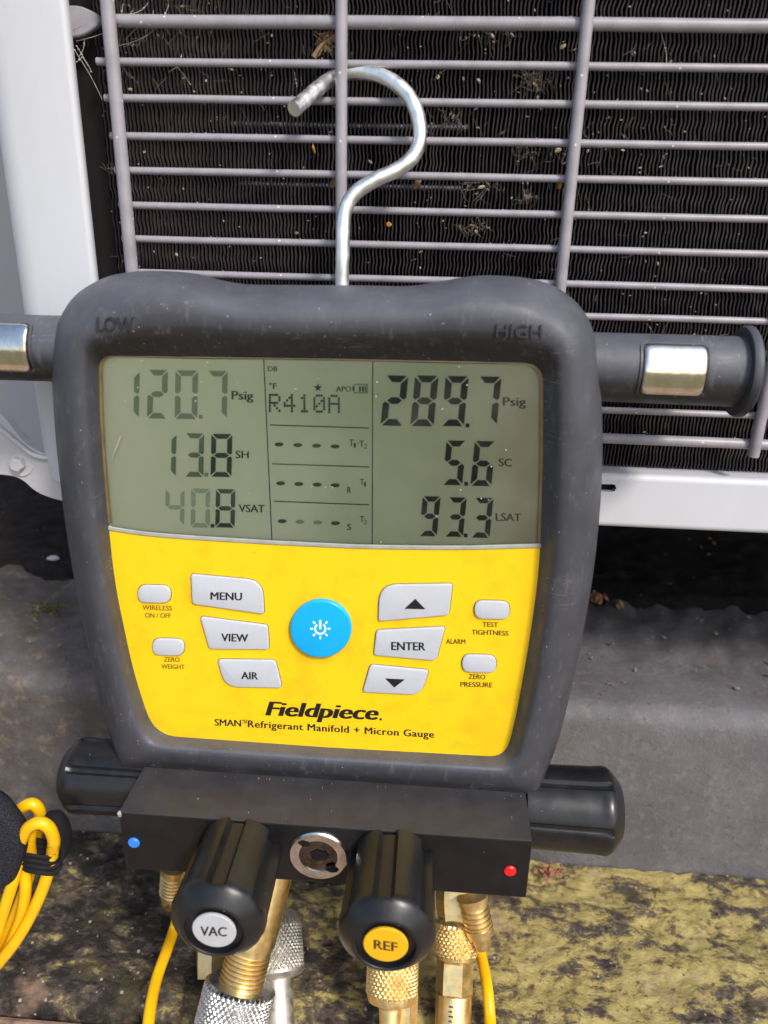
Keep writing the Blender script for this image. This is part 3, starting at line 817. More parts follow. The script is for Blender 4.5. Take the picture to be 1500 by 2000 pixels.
for ci, ch in enumerate('R410A'):
    mb = MB()
    for r_, row in enumerate(FONT[ch]):
        for c_, v in enumerate(row):
            if v == '1':
                x = 525+ci*29+c_*4.7; y = 769+r_*5.2+ci*.5
                rpx(mb, x, y, x+4.1, y+4.5)
    mb.build('dot_matrix_letter', sgn_, gauge, smooth=False)

# ---- keypad
KH = .0012
def key(pts, text=None, tp=None, cap=15, name='key'):
    o = raised(round_poly(pts), YPL, KH, .0005, name, M['button'], gauge)
    if text: lettering(text, *tp, cap, YPL-KH-.0001, M['ink'], o, bold=.04)
    # dark seam where the key comes through the label
    base = [p+Vector((0, KH*.5-.00006, 0)) for p in pxY(round_poly(pts), YPL-KH*.5)]; out = shrink(base, -.00035, 0)
    V, F = loft([out, base]); obj('key_seam', V, F, M['ink_worn'], gauge, smooth=False)
    return o
key([(373, 1121, 6), (513, 1134, 40), (516, 1199, 6), (376, 1179, 7)], 'MENU', (411, 1171, 473, 1172.5))
key([(391, 1204, 7), (523, 1221, 7), (526, 1268, 7), (409, 1267, 8)], 'VIEW', (432, 1252, 485, 1253.5))
key([(425, 1288, 7), (538, 1289, 9), (551, 1343, 8), (440, 1341, 40)], 'AIR', (471, 1326, 504, 1327), 14)
k_up = key([(741, 1142, 40), (884, 1140, 6), (877, 1201, 8), (739, 1213, 7)])
key([(735, 1231, 7), (870, 1224, 7), (852, 1290, 9), (730, 1279, 7)], 'ENTER', (764, 1269.5, 831, 1270.5), 16)
k_dn = key([(723, 1298, 7), (838, 1309, 7), (823, 1357, 34), (708, 1351, 7)])
for kk, P in ((k_up, [(790, 1189), (831, 1190), (811, 1169.5)]), (k_dn, [(752, 1325), (791, 1327), (770, 1343)])):
    obj('arrow', [at(x, y, YPL-KH-.0001) for x, y in P], [(0, 1, 2)], M['ink'], kk, smooth=False)
for (x, y, wd, hh) in ((301.5, 1160, 64, 34), (329, 1263.5, 62, 32), (961, 1191, 69, 35), (936, 1296, 67, 34)):
    s_ = .025
    key([(x-wd/2, y-hh/2-wd/2*s_, 17), (x+wd/2, y-hh/2+wd/2*s_, 17), (x+wd/2, y+hh/2+wd/2*s_, 17), (x-wd/2, y+hh/2-wd/2*s_, 17)], name='small_key')
circ = [(627+60*math.cos(a), 1227+56*math.sin(a)) for a in [2*math.pi*k/72 for k in range(72)]]
pb = raised(circ, YPL, .0024, .0010, 'power_key', M['cyan'], gauge, 4)
YI = YPL-.0025
mb = MB()
def stroke(P, wd):
    V = []
    for i, p in enumerate(P):
        a = P[max(0, i-1)]; b = P[min(len(P)-1, i+1)]; d = Vector((b[0]-a[0], b[1]-a[1])).normalized()*wd/2
        V += [at(p[0]-d.y, p[1]+d.x, YI), at(p[0]+d.y, p[1]-d.x, YI)]
    mb.add(V, [(2*i, 2*i+1, 2*i+3, 2*i+2) for i in range(len(P)-1)])
icx, icy = 625.5, 1228
stroke([(icx+10*math.sin(a), icy-10*math.cos(a)) for a in [R(38)+R(284)*k/24 for k in range(25)]], 3.6)
stroke([(icx, icy-17), (icx, icy+1)], 4)
for k in range(1, 8):
    a = k*math.pi/4; stroke([(icx+14*math.sin(a), icy-14*math.cos(a)), (icx+20*math.sin(a), icy-20*math.cos(a))], 3.2)
mb.build('power_symbol', M['white_ink'], pb, smooth=False)
YT = YPL-.00012
def pl(s, x0, y0, x1, y1, cap, m='ink_mid', **k):
    k.setdefault('bold', .03); return lettering(s, x0, y0, x1, y1, cap, YT, M[m], gauge, **k)
pl('WIRELESS', 278, 1191, 336, 1192.5, 9.5, 'ink_worn', bold=.03); pl('ON / OFF', 283, 1206, 334, 1207.5, 9.5, 'ink_worn', bold=.03)
pl('ZERO', 320, 1292, 351, 1293, 9, 'ink_worn', bold=.032); pl('WEIGHT', 315, 1306, 361, 1307, 9, 'ink_worn', bold=.032)
pl('TEST', 942, 1224, 973, 1225, 9.5); pl('TIGHTNESS', 921, 1239, 993, 1241.5, 9.5); pl('ALARM', 871, 1257, 909, 1258, 9.5)
pl('ZERO', 915, 1326, 948, 1327, 9.5); pl('PRESSURE', 899, 1341, 962, 1342.5, 9.5)
pl('Fieldpiece', 518, 1397, 740, 1406, 28, 'ink', bold=.055, shear=.22, name='logo_lettering'); pl('.', 741, 1407, 746, 1407, 28, 'ink', bold=.01)
pl('SMAN', 419, 1417, 471, 1419, 13, 'ink', bold=.035); pl('™', 473, 1419, 482, 1419, 13, 'ink', bold=0)
pl('Refrigerant Manifold + Micron Gauge', 484, 1420, 848, 1441, 13.5, 'ink', bold=.035, spacing=1.08)

# ---- cross handle with chrome inserts
YH = .335
zh = at(1290, 731, YH-.012).z
hr = .0147
def pill_profile(xa, xb, rr, n=40): return None
xL = at(-140, 690, YH).x; xRr = at(1440, 724, YH).x; xbr = at(1180, 724, YH).x; xbl = at(110, 690, YH).x
def arm(xa, xb, name='handle_arm'):
    d = Vector((1 if xb > xa else -1, 0, 0)); L_ = abs(xb-xa)
    def rm(a, s, r): return r
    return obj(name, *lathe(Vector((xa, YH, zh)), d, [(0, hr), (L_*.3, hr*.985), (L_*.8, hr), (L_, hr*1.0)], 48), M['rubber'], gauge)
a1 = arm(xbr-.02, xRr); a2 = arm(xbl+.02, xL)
for xf, d in ((xRr, 1), (xL, -1)):
    obj('end_flange', *lathe(Vector((xf, YH, zh)), Vector((d, 0, 0)), [(0, hr*.9), (0, hr*1.26), (.0010, hr*1.30), (.0030, hr*1.30), (.0042, hr*1.2), (.0048, hr*.8)], 56), M['rubber'], gauge)
def insert(xa, xb, par):
    # a curved chrome plate set into the arm, facing the viewer
    nA, nX = 20, 16; a0, a1_ = R(-41), R(42); r = hr+.0004
    loops = []
    base = []
    pp = round_poly([(0, 0, .13), (1, 0, .13), (1, 1, .13), (0, 1, .13)], 6); pts = []
    for q in range(len(pp)):
        e = pp[(q+1) % len(pp)]-pp[q]; nn = max(1, int(e.length/.05))
        for z_ in range(nn): pts.append(pp[q]+e*(z_/nn))
    def P(u, v, rr): a = a0+(a1_-a0)*v+R(9); return Vector((xa+(xb-xa)*u, YH-rr*math.cos(a), zh+rr*math.sin(a)))
    def ring(s, rr): return [P(.5+(p.x-.5)*s, .5+(p.y-.5)*s, rr) for p in pts]
    L = [ring(1.0, hr-.0008), ring(1.0, r), ring(.985, r+.0005), ring(.96, r+.0008), ring(.93, r+.0010), ring(.90, r+.0011)]+[ring(.9-.08*q, r+.0012) for q in range(1, 11)]
    V, F = loft(L, False, True)
    obj('chrome_plate', V, F, M['chrome'], gauge)
    V, F = loft([ring(1.12, hr+.0001), ring(1.11, hr+.0005), ring(1.04, hr+.0004), ring(1.03, hr-.0008)])
    obj('plate_surround', V, F, M['rubber'], gauge)
i0 = at(1262, 718, YH-.018).x; i1 = at(1388, 718, YH-.018).x
insert(i0, i1, a1)
j1 = at(47, 690, YH-.018).x; insert(j1-(i1-i0), j1, a2)

# ---- hook
hk = catmull([at(x, y, Y) for x, y, Y in [(671, 640, .352), (668, 560, .352), (669, 500, .352), (671, 430, .3545), (680, 397, .3555), (700, 372, .3565), (735, 350, .3575), (778, 330, .359), (807, 305, .3605), (820, 272, .362), (818, 235, .3635), (803, 195, .366), (775, 165, .3695), (742, 148, .3735), (705, 141, .3765), (672, 143, .3775), (645, 155, .3755), (615, 178, .366), (590, 200, .357), (574, 213, .352)]], 7)
obj('hook', *tube(hk, .0031, 20), M['hook'], gauge)

# ---- manifold block
Zt = at(640, 1529, YF).z
Yb = atz(636, 1615, Zt).y
Zb = at(634, 1725, Yb).z
xl = at(231, 1586, Yb).x; xr = at(1040, 1645, Yb).x
blk = bevel(obj('manifold_block', *box((xl, Yb, Zb), (xr, .338, Zt)), M['manifold'], gauge, smooth=False), .0007, 2)
obj('bare_corner_chip', *lathe(Vector((xl+.0004, Yb+.0006, Zt-.0012)), Vector((0, 0, 1)), [(-.0018, .0006), (-.0010, .0012), (.0004, .0013), (.0012, .0006)], 7), M['dust'], gauge)
for (x, y, nm, c) in ((262, 1645, 'blue', (.03, .22, .75)), (996, 1700, 'red', (.75, .012, .012))):
    p = at(x, y, Yb)
    m = m_flat(nm+'_dot_plastic', c, .3, .5)
    o = obj('marker_dot', *lathe(p, Vector((0, -1, 0)), [(-.001, .0028), (.0006, .0028), (.0011, .0023), (.0012, .001)], 24), m, gauge); o['label'] = nm+' port marker dot'
# sight glass
pg = at(622, 1670, Yb)
sgls = obj('sight_glass', *lathe(pg, Vector((0, -1, 0)), [(-.001, .0137), (.0006, .0137), (.0013, .0130), (.0013, .0102), (.0009, .0090), (.0, .0087)], 48, True, False), M['steel'], gauge)
obj('glass_cup', *lathe(pg, Vector((0, -1, 0)), [(.0004, .0089), (-.0002, .0086), (-.0004, .0078), (.0000, .0066), (.0004, .0045), (.0006, .002)], 40), M['cup'], sgls)
for (dx, dz, q) in ((-.0062, .0075, .0024), (.0066, -.0066, .0028), (.0005, .0004, .0040)):
    P_ = [pg+Vector((dx+q*(1+.45*noise.noise(Vector((k*.9, dx*900, 1))))*math.cos(k*math.pi/7)*1.15, -.00135 if q < .003 else -.00075, dz+q*(.8+.4*noise.noise(Vector((k*.8, dx*700, 5))))*math.sin(k*math.pi/7))) for k in range(14)]
    obj('grime', P_, [tuple(range(14))], M['void'], sgls, smooth=False)

# ---- knobs
def knob(p0, d, L, r, label=None, ink=None, mat='knob', face=None, up=None, nfl=6, ph=0.0, wdt=.34, fd=.0036):
    """fluted knob: p0 base centre, d outward"""
    u = up
    def rm(a, s, rr):
        if s < L-.0105 and s > .002 or True:
            x = ((a+ph)/(2*math.pi)*nfl) % 1.0; x = abs(x-.5)*2     # 0 in flute centre
            edge = .06
            k = 1 if x < wdt else max(0, 1-(x-wdt)/edge)**.7
            sL = L-.0062
            fade = 1 if s < sL-.002 else max(0, 1-(s-sL+.002)/.0022)
            return rr-fd*k*fade*(1 if rr > r*.6 else 0)
        return rr
    prof = [(0, r*.9), (.0006, r*.93)]
    ns = 10
    for k in range(ns): prof.append((.001+(L-.014)*k/(ns-1), r*(.95+.03*k/(ns-1))))
    prof += [(L-.0118, r*.985), (L-.0108, r*.99), (L-.0098, r*.995), (L-.0088, r), (L-.0074, r*.998), (L-.0062, r*.985), (L-.0052, r*.955), (L-.0040, r*.90), (L-.0024, r*.815), (L-.0010, r*.735), (L-.0003, r*.69), (L, r*.665), (L, r*.63), (L-.0004, r*.61), (L-.0026, r*.595), (L-.0028, r*.45)]
    o = obj('knob', *lathe(p0, d, prof, 192, True, True, rm, u), M[mat], gauge, sharp=32)
    if face:
        pc = p0+d*(L-.0006)
        cap = obj('knob_label', *lathe(p0+d*(L-.0016), d, [(0, r*.45), (.0008, r*.45), (.0011, r*.43)], 48), face, o)
    return o
YK = .2262
for (x, y, txt, face, ink, tx) in ((417, 1821, 'VAC', m_flat('white_knob_label', (.47, .48, .50), .4, .4, .15), M['ink'], (391, 1827, 443, 1829)), (753, 1849, 'REF', m_flat('amber_knob_label', (.78, .42, .008), .4, .4, .1), M['ink_mid'], (730, 1853, 777, 1859))):
    pf = at(x, y, YK); r = .0203
    o = knob(Vector((pf.x, Yb, pf.z)), Vector((0, -1, 0)), Yb-YK, r, face=face, up=Vector((0, 0, 1)), ph=R(30 if txt == 'VAC' else 24), nfl=6)
    lettering(txt, *tx, 18, YK+.0016-.0013, ink, o.children[0], bold=.03)
yk_, zk_ = .313, at(640, 1546, .313).z
for side, xe in ((1, at(1207, 1585, yk_).x), (-1, at(132, 1505, yk_).x)):
    xs_ = xr if side > 0 else xl
    o = knob(Vector((xs_, yk_, zk_)), Vector((side, 0, 0)), abs(xe-xs_), \
        .0212 if side > 0 else .0192, mat='knob_side', up=Vector((0, 0, 1)), ph=R(12), nfl=6, wdt=.13, fd=.0016)

# ---- brass ports under the block
def ax(x0, y0, Y0, x1, y1, Y1):
    a = at(x0, y0, Y0); b = at(x1, y1, Y1); return a, (b-a).normalized(), (b-a).length
def knurl(N, r0, hgt, s0, s1, asp=1.25):
    w_ = 2*math.pi*r0/N*asp
    def rm(a, s, r):
        if s < s0 or s > s1: return r
        u = (N*a/(2*math.pi)+s/w_) % 1; v = (N*a/(2*math.pi)-s/w_) % 1
        return r-hgt+hgt*min(1.0, 1.7*min(1-abs(2*u-1), 1-abs(2*v-1)))
    return rm
def seq(s0, s1, r, n): return [(s0+(s1-s0)*k/(n-1), r) for k in range(n)]
def thread(s0, s1, r, pitch, dep): 
    out = []; s = s0
    while s < s1: out += [(s, r), (s+pitch*.35, r-dep*.1), (s+pitch*.55, r-dep), (s+pitch*.8, r-dep)]; s += pitch
    return out
# large port below the VAC knob
p, d, L = ax(528, 1690, .306, 446, 2020, .262)
lenf = L
q = at(478, 1868, .284); s1 = (q-p).dot(d); s2 = (at(466, 1920, .276)-p).dot(d)
port = obj('brass_port', *lathe(p, d, [(-.002, .0128), (s1*.55, .0128), (s1*.8, .0124), (s1*.86, .0118)]+thread(s1*.88, s2-.001, .0116, .0022, .0010)+[(s2, .0108)], 48), M['brass'], gauge)
# side port far left
p2, d2, _ = ax(340, 1700, .330, 330, 1820, .330)
obj('brass_port', *lathe(p2, d2, [(-.004, .0075)]+thread(.0, .016, .0075, .0026, .0007)+[(.018, .0068), (.024, .0068), (.027, .005)], 32), M['brass'], gauge)
# right port
p3, d3, L3 = ax(893, 1742, .325, 884, 2010, .284)
obj('brass_port', *lathe(p3, d3, [(-.008, .0120), (.004, .0120), (.010, .0110), (.014, .0100)], 6), M['brass'], gauge, smooth=False)
p4, d4, L4 = ax(925, 1765, .312, 944, 1852, .303)
obj('valve_stem', *lathe(p4, d4, [(-.004, .0085)]+thread(0, L4*.5, .0078, .0026, .0008)+[(L4*.52, .0078), (L4*.7, .0072), (L4*.74, .0055), (L4*.9, .0045), (L4*1.0, .0040), (L4*1.03, .0020)], 32), M['brass'], gauge)
# hex fitting behind left of the VAC port
p5, d5, _ = ax(412, 1790, .330, 408, 1925, .306)
obj('brass_port', *lathe(p5, d5, [(-.02, .0085), (.02, .0085), (.031, .0080)], 6), M['brass'], gauge, smooth=False)

# ============================================================ HOSES
def hose(label, base, parts, group='hoses screwed to the manifold'):
    t = empty('refrigerant_hose', base); tag(t, label, 'hose', group)
    for nm, V, F, m in parts: obj(nm, V, F, m, t, smooth=(nm != 'ferrule_hex'))
    return t
# silver knurled nut on the VAC port
pn = p+d*(s2-.0015)
Ln = .024
H1 = [('knurled_nut', *lathe(pn, d, [(0, .0115), (.0006, .0165), (.0016, .0174)]+seq(.0020, Ln-.002, .0184, 60)+[(Ln-.0015, .0172), (Ln, .0145)], 288, True, True, knurl(40, .0184, .0010, .0019, Ln-.0019)), M['steel']),
      ('hose_line', *tube([pn+d*(Ln-.001), pn+d*(Ln+.006), pn+d*(Ln+.014)+Vector((-.001, -.006, .002)), pn+d*(Ln+.02)+Vector((-.004, -.02, .004)), pn+d*(Ln+.02)+Vector((-.02, -.06, .002))], .0075, 20), M['cable'])]
hose('hose under the VAC knob ending in a shiny silver knurled nut', pn, H1)
# silver knurled nut behind it
pa, da, La = ax(552, 1790, .325, 550, 1900, .325)
pa, da, La = ax(534, 1800, .322, 546, 2010, .282)
H2 = [('knurled_nut', *lathe(pa, da, [(-.004, .0128), (0, .0150)]+seq(.003, .024, .0158, 50)+[(.0246, .0150), (.026, .0150), (.0275, .0135), (.029, .0085)], 288, True, True, knurl(38, .0158, .0009, .0029, .0243)), M['steel_dull']),
      ('ferrule', *lathe(pa+da*.028, da, [(0, .0085), (.03, .0085), (.032, .0075), (.034, .0075)], 32), M['steel_dull'])]
hose('hose behind the VAC knob with a dull silver knurled nut and slim metal ferrule', pa, H2)
# brass nut under REF
pr, dr, _ = ax(768, 1868, .289, 761, 2020, .268)
H3 = [('knurled_nut', *lathe(pr, dr, [(0, .0115), (.0006, .0128)]+seq(.001, .0165, .0134, 46)+[(.0170, .0126), (.0185, .0124), (.0205, .0118), (.0215, .0095), (.0225, .0060)], 240, True, True, knurl(30, .0134, .0010, .0009, .0168)), M['brass']),
      ('ferrule', *lathe(pr+dr*.0222, dr, [(0, .0055), (.001, .0062), (.012, .0054), (.03, .0054)], 28), M['brass']),
      ('ferrule_hex', *lathe(pr+dr*.0232+Vector((.0075, .009, 0)), dr, [(0, .0058), (.0005, .0062), (.03, .0062)], 6), M['brass'])]
hose('hose under the REF knob with a brass knurled nut', pr, H3)
p6 = at(766, 1872, .300)
obj('brass_port', *lathe(pr, -dr, [(-.002, .0095), (.035, .0095)], 32), M['brass'], gauge)
# brass nut at the right port
pq = p3+d3*.0155; dq = d3
H4 = [('knurled_nut', *lathe(pq, dq, [(-.002, .0095), (0, .0112)]+seq(.001, .0150, .0120, 44)+[(.0155, .0112), (.0170, .0108), (.0180, .0095)], 240, True, True, knurl(28, .0120, .0010, .0009, .0152)), M['brass']),
      ('ferrule_hex', *lathe(pq+dq*.0178, dq, [(0, .0092), (.0008, .0100), (.0155, .0100), (.0165, .0092)], 6), M['brass']),
      ('ferrule', *lathe(pq+dq*.034, dq, [(0, .0094), (.002, .0096), (.026, .0096)], 32), M['brass'])]
h4 = hose('hose right of the REF knob with black tick marks on its brass ferrule', pq, H4)
# black scale ticks on the ferrule
mb = MB(); u_, v_ = frame(dq)
c0 = pq+dq*.036
tocam = (-c0); tocam = (tocam-dq*tocam.dot(dq)).normalized(); side = dq.cross(tocam)
for k in range(7):
    for a0_ in (R(-14),):
        s_ = .0015+k*.0022; ln = .0016 if k % 2 else .0026
        ring = []
        for a in (a0_, a0_+.0008/.0096*1.2+ln/.0096*.5): 
            for ds in (0, .0007):
                ring.append(c0+dq*(s_+ds)+(tocam*math.cos(a)-side*math.sin(a))*.00972)
        mb.add(ring, [(0, 1, 3, 2)])
mb.build('tick_marks', M['ink'], h4, smooth=False)

# ---- yellow cables
def cable(label, pts, r, name='yellow_cable', group='thin yellow cables below the gauge', par=None, k=8):
    P = catmull([at(*q) for q in pts], k)
    o = obj(name, *tube(P, r, 18), M['cable'], par)
    if par is None: tag(o, label, 'cable', group)
    return o
cable('thin yellow cable dropping from behind the left of the VAC knob', [(352, 1770, .326), (340, 1815, .322), (325, 1858, .306), (308, 1905, .293), (297, 1950, .280), (290, 2000, .268), (288, 2060, .255), (290, 2140, .245)], .0031)
cable('thin yellow cable dropping at the right of the brass hose nuts', [(925, 1790, .328), (936, 1850, .324), (946, 1895, .312), (953, 1940, .300), (957, 1990, .290), (958, 2040, .278), (955, 2120, .264)], .0031)

# ---- bundle of cable bound by a strap
bundle = empty('cable_coil', at(60, 1700, .285)); tag(bundle, 'coil of shiny yellow cable hanging at the lower left edge', 'cable coil')
for pts in ([(-10, 1640, .292), (18, 1606, .290), (40, 1580, .288), (62, 1570, .288), (76, 1582, .289), (78, 1605, .291), (70, 1640, .293), (62, 1690, .293), (40, 1760, .291), (10, 1830, .289), (-30, 1900, .286)],
            [(30, 1660, .280), (44, 1636, .278), (56, 1616, .277), (78, 1607, .277), (96, 1617, .278), (105, 1640, .280), (103, 1662, .282), (97, 1692, .282), (84, 1735, .281), (62, 1785, .280), (35, 1832, .279), (5, 1872, .278), (-30, 1912, .277)],
            [(42, 1660, .285), (48, 1700, .284), (50, 1735, .283), (44, 1780, .283), (28, 1825, .283), (4, 1870, .284), (-30, 1920, .284)],
            [(40, 1665, .281), (30, 1705, .279), (18, 1745, .278), (2, 1795, .278), (-14, 1850, .278), (-40, 1910, .278)],
            [(66, 1615, .286), (58, 1640, .286), (60, 1670, .286)]):
    cable(None, pts, .0030, 'cable_strand', None, bundle)
strap = empty('cable_strap', at(30, 1650, .275)); tag(strap, 'black woven hook and loop strap round the yellow cable coil', 'strap')
pad = round_poly([(-130, 1560, 30), (-10, 1548, 40), (46, 1622, 30), (47, 1668, 24), (30, 1722, 22), (-5, 1738, 20), (-130, 1760, 30)])
Lp = pxY(pad, .276)
V, F = loft([shrink(Lp, .004, .008), shrink(Lp, .0006, .006), Lp, shrink(Lp, .0012, -.0022), shrink(Lp, .004, -.0038), shrink(Lp, .008, -.0044)], True, True)
obj('strap_pad', V, F, M['velcro'], strap, sharp=80)
# band that wraps the strands
c = at(78, 1672, .283); band = []
for j in range(12):
    t = j/11; zz = -.0065+.013*t; wob = 1+.08*math.sin(j*2.1)
    band.append([c+Vector((.0098*math.cos(a)*wob*(1+.06*noise.noise(Vector((a*2, j, 0)))), .0060*math.sin(a)*wob, zz*1.0+.0008*math.sin(a*3)-.0012*math.cos(a))) for a in [2*math.pi*k/40 for k in range(40)]])
V, F = loft(band, False, False); obj('strap_band', V, F, M['tape'], strap)
c = at(112, 1640, .287); 
P = catmull([c+Vector(v) for v in ((-.004, 0, .013), (.001, 0, .0135), (.0042, 0, .008), (.0045, 0, 0), (.003, 0, -.008), (-.003, 0, -.012))], 6)
V, F = tube(P, .0018, 10); V = [Vector((v.x, c.y+(v.y-c.y)*3, v.z)) for v in V]; obj('strap_tail', V, F, M['tape'], strap)
# stray fuzz
mb = MB()
for k in range(60):
    a = at(random.uniform(85, 122), random.uniform(1650, 1710), random.uniform(.277, .282)); dv = Vector((random.uniform(-1, 1), random.uniform(-.4, .1), random.uniform(-1, 1))).normalized()*random.uniform(.001, .0035)
    mb.add(*tube([a, a+dv*.5+Vector((.0003, 0, .0003)), a+dv], .00006, 4))
tag(mb.build('strap_fuzz', M['tape'], strap), kind='stuff')

# ============================================================ DEBRIS
def flake(c, size, m_b, nrm=Vector((0, -1, 0)), asp=None, thick=.0003):
    u, v = frame(nrm); ang = random.uniform(0, 6.28); u, v = u*math.cos(ang)+v*math.sin(ang), v*math.cos(ang)-u*math.sin(ang)
    asp = asp or random.uniform(.25, .8); n = 7; top = []; bot = []
    for k in range(n):
        a = 2*math.pi*k/n; r = size*random.uniform(.65, 1.1)
        q = c+u*math.cos(a)*r+v*math.sin(a)*r*asp+nrm*random.uniform(-.25, .35)*size
        top.append(q+nrm*thick); bot.append(q-nrm*thick)
    m_b.add(top+bot+[c+nrm*(thick+size*.25)], [(k, (k+1) % n, 2*n) for k in range(n)]+[(k, n+k, n+(k+1) % n, (k+1) % n) for k in range(n)]+[tuple(range(n, 2*n))])
# uncountable dust on the coil
mb = MB()
for k in range(420):
    x = random.uniform(200, 1560); y = random.uniform(-10, 900)
    flake(at(x, y, random.uniform(.3860, .3885)), random.choice([.0003, .0004, .0005, .0007]), mb)
tag(mb.build('coil_dust', M['dust'], smooth=False), 'pale dust specks caught on the dark coil', 'dust', kind='stuff')
mb = MB()
for k in range(110):
    z, r, xa = random.choice(zlist[:13]); x = random.uniform(-.14, .17)
    flake(Vector((x, YG-random.uniform(0, .001), z+r*random.uniform(.8, 1.1))), random.uniform(.0002, .0005), mb, Vector((0, -.5, 1)).normalized())
tag(mb.build('wire_dust', M['dust'], smooth=False), 'fine pale grit lying along the tops of the guard wires', 'dust', kind='stuff')
mb = MB()
for (cx, cy, sp_, n_) in ((1045, 150, 14, 34), (940, 362, 22, 40), (1045, 300, 30, 36), (1040, 165, 20, 16), (930, 445, 16, 22), (1030, 385, 12, 22), (965, 68, 26, 26), (250, 90, 60, 26), (300, 20, 90, 60), (222, 330, 8, 10), (880, 230, 26, 22), (1230, 290, 90, 26), (1290, 120, 60, 14), (700, 20, 160, 50), (1200, 470, 160, 22), (450, 150, 120, 18), (1350, 700, 120, 16), (250, 500, 10, 10)):
    for k in range(n_):
        q = at(random.gauss(cx, sp_), random.gauss(cy, sp_*.55), random.uniform(.3845, .3868)); L_ = random.uniform(.0010, .0045)
        dv = Vector((random.gauss(0, .8), random.uniform(-.2, .1), random.gauss(0, 1))).normalized()*L_
        mb.add(*tube([q-dv, q-dv*.3+Vector((random.gauss(0, .0004), 0, random.gauss(0, .0004))), q+dv*.4, q+dv+Vector((random.gauss(0, .0005), 0, 0))], random.uniform(.00005, .00012), 4))
        if random.random() < .45: flake(q, random.uniform(.0003, .0011), mb, asp=random.uniform(.2, .6))
tag(mb.build('coil_fluff', M['fluff']), 'matted dust fibres caught on the coil fins', 'dust', kind='stuff')
def single(name, m, x, y, size, label, cat, Y=.3855, asp=None, group=None):
    b = MB(); flake(at(x, y, Y), size, b, asp=asp); return tag(b.build(name, m, smooth=False), label, cat, group)
husks = []
for (x, y, s_) in ((962, 70, .0022), (1000, 68, .0018), (856, 151, .0018), (905, 154, .0017), (935, 158, .0022), (1045, 165, .0026), (1050, 190, .0018), (1100, 90, .0024), (1148, 295, .0018), (1090, 293, .0032), (1216, 293, .0018), (1250, 328, .0016), (1290, 326, .0020), (940, 365, .0030), (1030, 358, .0018), (1032, 385, .0026), (885, 228, .0020), (1030, 228, .0020), (920, 440, .0024), (930, 452, .0018), (1285, 515, .0016), (1255, 462, .0013), (822, 492, .0016), (255, 175, .0018), (345, 497, .0017), (448, 482, .0013), (580, 455, .0018), (645, 258, .0018), (1310, 120, .0014)):
    husks.append((x, y, s_))
ROWS = ['above the first guard wire', 'between the first and second guard wires', 'between the second and third guard wires', 'between the third and fourth guard wires', 'between the fourth and fifth guard wires', 'between the fifth and sixth guard wires', 'between the sixth and seventh guard wires', 'between the seventh and eighth guard wires']
cells = {}
for (x, y, s_) in husks:
    rw = sum(1 for yy in (45, 123, 198, 273, 342, 412, 480) if y > yy)
    zn = 'left of the middle upright' if x < 660 else ('left of the right upright' if x < 1155-.1*y else 'right of the right upright')
    cells.setdefault((rw, zn), []).append((x, y, s_))
for (rw, zn), L in cells.items():
    L.sort(); words = {1: ['small'], 2: ['left hand', 'right hand'], 3: ['leftmost', 'middle', 'rightmost'], 4: ['leftmost', 'second from left', 'third from left', 'rightmost']}[min(4, len(L))]
    for q, (x, y, s_) in enumerate(L):
        wd = words[q] if len(L) <= 4 else ['leftmost', 'second', 'third', 'fourth', 'fifth', 'sixth'][q]
        single('seed_husk', M['seed'] if random.random() < .6 else M['leaf'], x, y, s_*.62, wd+' husk '+ROWS[rw]+', '+zn, 'husk', asp=random.uniform(.3, .7), group='husks caught on the coil')
single('leaf_scrap', M['leaf'], 814, 360, .0028, 'pinkish leaf scrap right of the hook bend', 'leaf', .380, .55)
single('leaf_scrap', M['leaf'], 650, 357, .0026, 'brown leaf scrap left of the hook neck, beside the middle upright wire', 'leaf', .380, .6)
single('leaf_scrap', M['orange'], 1093, 360, .0026, 'orange brown leaf scrap lying on a wire at the upright right of the hook', 'leaf', .379, .5)
single('orange_bud', M['orange'], 760, 438, .0016, 'tiny orange bud just right of the hook neck', 'bud', .383, .9)
single('seed_husk', M['orange'], 613, 291, .0024, 'slender tan husk below the tip of the hook', 'husk', .384, .3)
single('white_husk', M['pebble'], 723, 315, .0014, 'tiny white husk inside the curve of the hook', 'husk', .383, .4)
# dry twig caught at the middle upright
tw = MB()
tw.add(*tube(catmull([at(x, y, .378) for x, y in [(613, 112), (622, 98), (634, 84), (652, 72), (662, 64)]], 4), .0010, 7, rfun=lambda t: .0013-.0006*t))
for k in range(26):
    a = at(random.uniform(625, 660), random.uniform(62, 100), .378); dv = Vector((random.uniform(-1, 1), random.uniform(-.6, .3), random.uniform(-1, 1))).normalized()*random.uniform(.002, .006)
    tw.add(*tube([a-dv, a+Vector((.0004, 0, .0005)), a+dv], .0002, 5))
for k in range(10): flake(at(random.uniform(632, 662), random.uniform(65, 100), .377), .0010, tw)
tag(tw.build('twig_scrap', M['leaf']), 'bit of dry twig and fluff caught beside the middle upright wire at the top', 'twig')
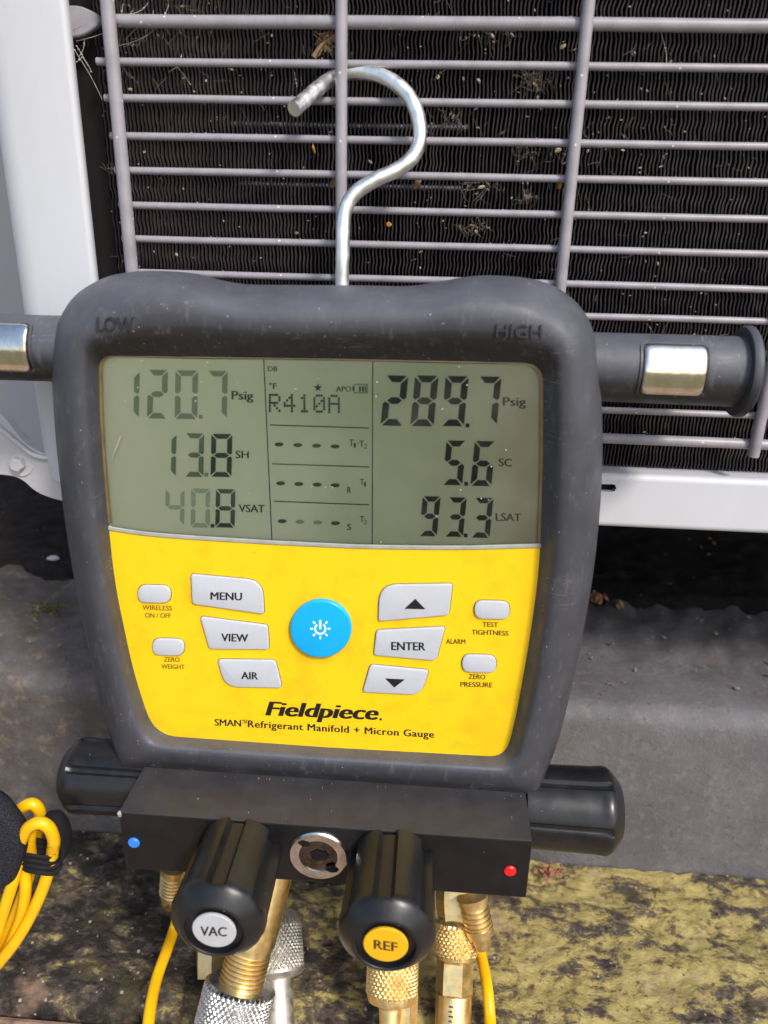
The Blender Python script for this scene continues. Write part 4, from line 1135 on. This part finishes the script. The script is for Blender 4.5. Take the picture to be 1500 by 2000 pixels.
# cobweb threads top left
mb = MB()
for (a, b, sag) in (((135, 82), (200, 195), 2), ((150, 90), (165, 115), 0), ((165, 75), (155, 110), 1), ((140, 130), (160, 112), 0), ((160, 110), (178, 140), 1), ((150, 80), (260, 20), 4), ((200, 95), (330, 10), 8), ((230, 30), (290, 5), 3), ((345, 130), (372, 165), 1), ((355, 105), (330, 140), 2), ((285, 60), (300, 20), 1), ((1290, 60), (1300, 140), 2), ((575, 140), (580, 170), 0), ((240, 8), (215, 60), 2)):
    P = [at(a[0]+(b[0]-a[0])*t+sag*3*math.sin(math.pi*t), a[1]+(b[1]-a[1])*t+sag*2*math.sin(math.pi*t), .379) for t in [i/8 for i in range(9)]]
    mb.add(*tube(P, .00011, 4))
    for k in range(4):
        q = random.choice(P); flake(q, random.uniform(.0002, .0005), mb)
tag(mb.build('cobweb', M['web']), 'dusty cobweb strands at the top left corner of the guard', 'cobweb', kind='stuff')
# things on the plinth
def clump(c, n, spread, m, name, label, cat, size=(.001, .003), up=.6):
    b = MB()
    for k in range(n):
        q = c+Vector((random.gauss(0, spread), random.gauss(0, spread*.6), abs(random.gauss(0, spread*up)))); nr = Vector((random.gauss(0, 1), random.gauss(-.5, 1), random.gauss(.6, 1))).normalized()
        flake(q, random.uniform(*size), b, nr)
    return tag(b.build(name, m, smooth=False), label, cat)
clump(atz(1164, 1172, Z_PL+.002), 26, .0035, M['rust_tuft'], 'dry_leaf', 'crumpled brown leaf on the plinth just right of the gauge', 'leaf', (.002, .0045))
clump(atz(1215, 1185, Z_PL+.002), 7, .003, M['leaf'], 'leaf_scrap', 'flat pale leaf scrap on the plinth beside the crumpled brown leaf', 'leaf', (.002, .004), .2)
clump(atz(90, 1195, Z_PL+.003), 40, .006, M['moss'], 'moss_tuft', 'green moss tuft on the plinth left of the gauge', 'moss', (.001, .003))
clump(atz(1072, 1706, Z_SL+.004), 46, .0042, M['rust_tuft'], 'dry_tuft', 'reddish dry tuft on the slab beside the red marker dot', 'tuft', (.0012, .003))
pc = atz(103, 1092, Z_PL+.004)
tag(obj('pebble', *lathe(pc, Vector((1, .2, .1)), [(-.0055, .0007), (-.0036, .0024), (0, .0033), (.0036, .0024), (.0055, .0007)], 14), M['pebble']), 'small white pebble in the shade under the left end of the unit', 'pebble')
mb = MB()
for k in range(330):
    x = random.uniform(-60, 1560); y = random.uniform(1060, 1360) if x > 1000 else random.uniform(1010, 1300)
    q = atz(x, y, Z_PL+.0015)
    if q.y > ye:
        if random.random() < .65: continue
        q.z += .005
    if q.y > .95: continue
    flake(q, random.choice([.0006, .0009, .0013, .002]), mb, Vector((random.gauss(0, .4), -.4, 1)).normalized())
tag(mb.build('plinth_grit', M['grit'], smooth=False), 'scattered husks and grit on top of the plinth', 'grit', kind='stuff')
mb = MB()
for k in range(200):
    x = random.uniform(-20, 1520); y = random.uniform(1715, 1990)
    q = atz(x, y, Z_SL); q.z += slab_h(q.x, q.y)+.0006
    if q.y < ES+.004 or q.y > YP-.002: continue
    flake(q, random.choice([.0005, .0007, .0010]), mb, Vector((random.gauss(0, .4), -.3, 1)).normalized())
tag(mb.build('slab_grit', M['grit'], smooth=False), 'scattered pale grit on the mossy slab', 'grit', kind='stuff')
# grit on the manifold block top
mb = MB()
for k in range(22):
    x = random.uniform(xl+.004, xr-.002); flake(Vector((x, random.choice([YF-.0006, random.uniform(Yb+.001, YF)]), Zt+.0003)), random.uniform(.0002, .0006), mb, Vector((0, 0, 1)))
tag(mb.build('gauge_grit', M['grit'], smooth=False), 'tiny grains of grit on the black block under the gauge', 'grit', kind='stuff')
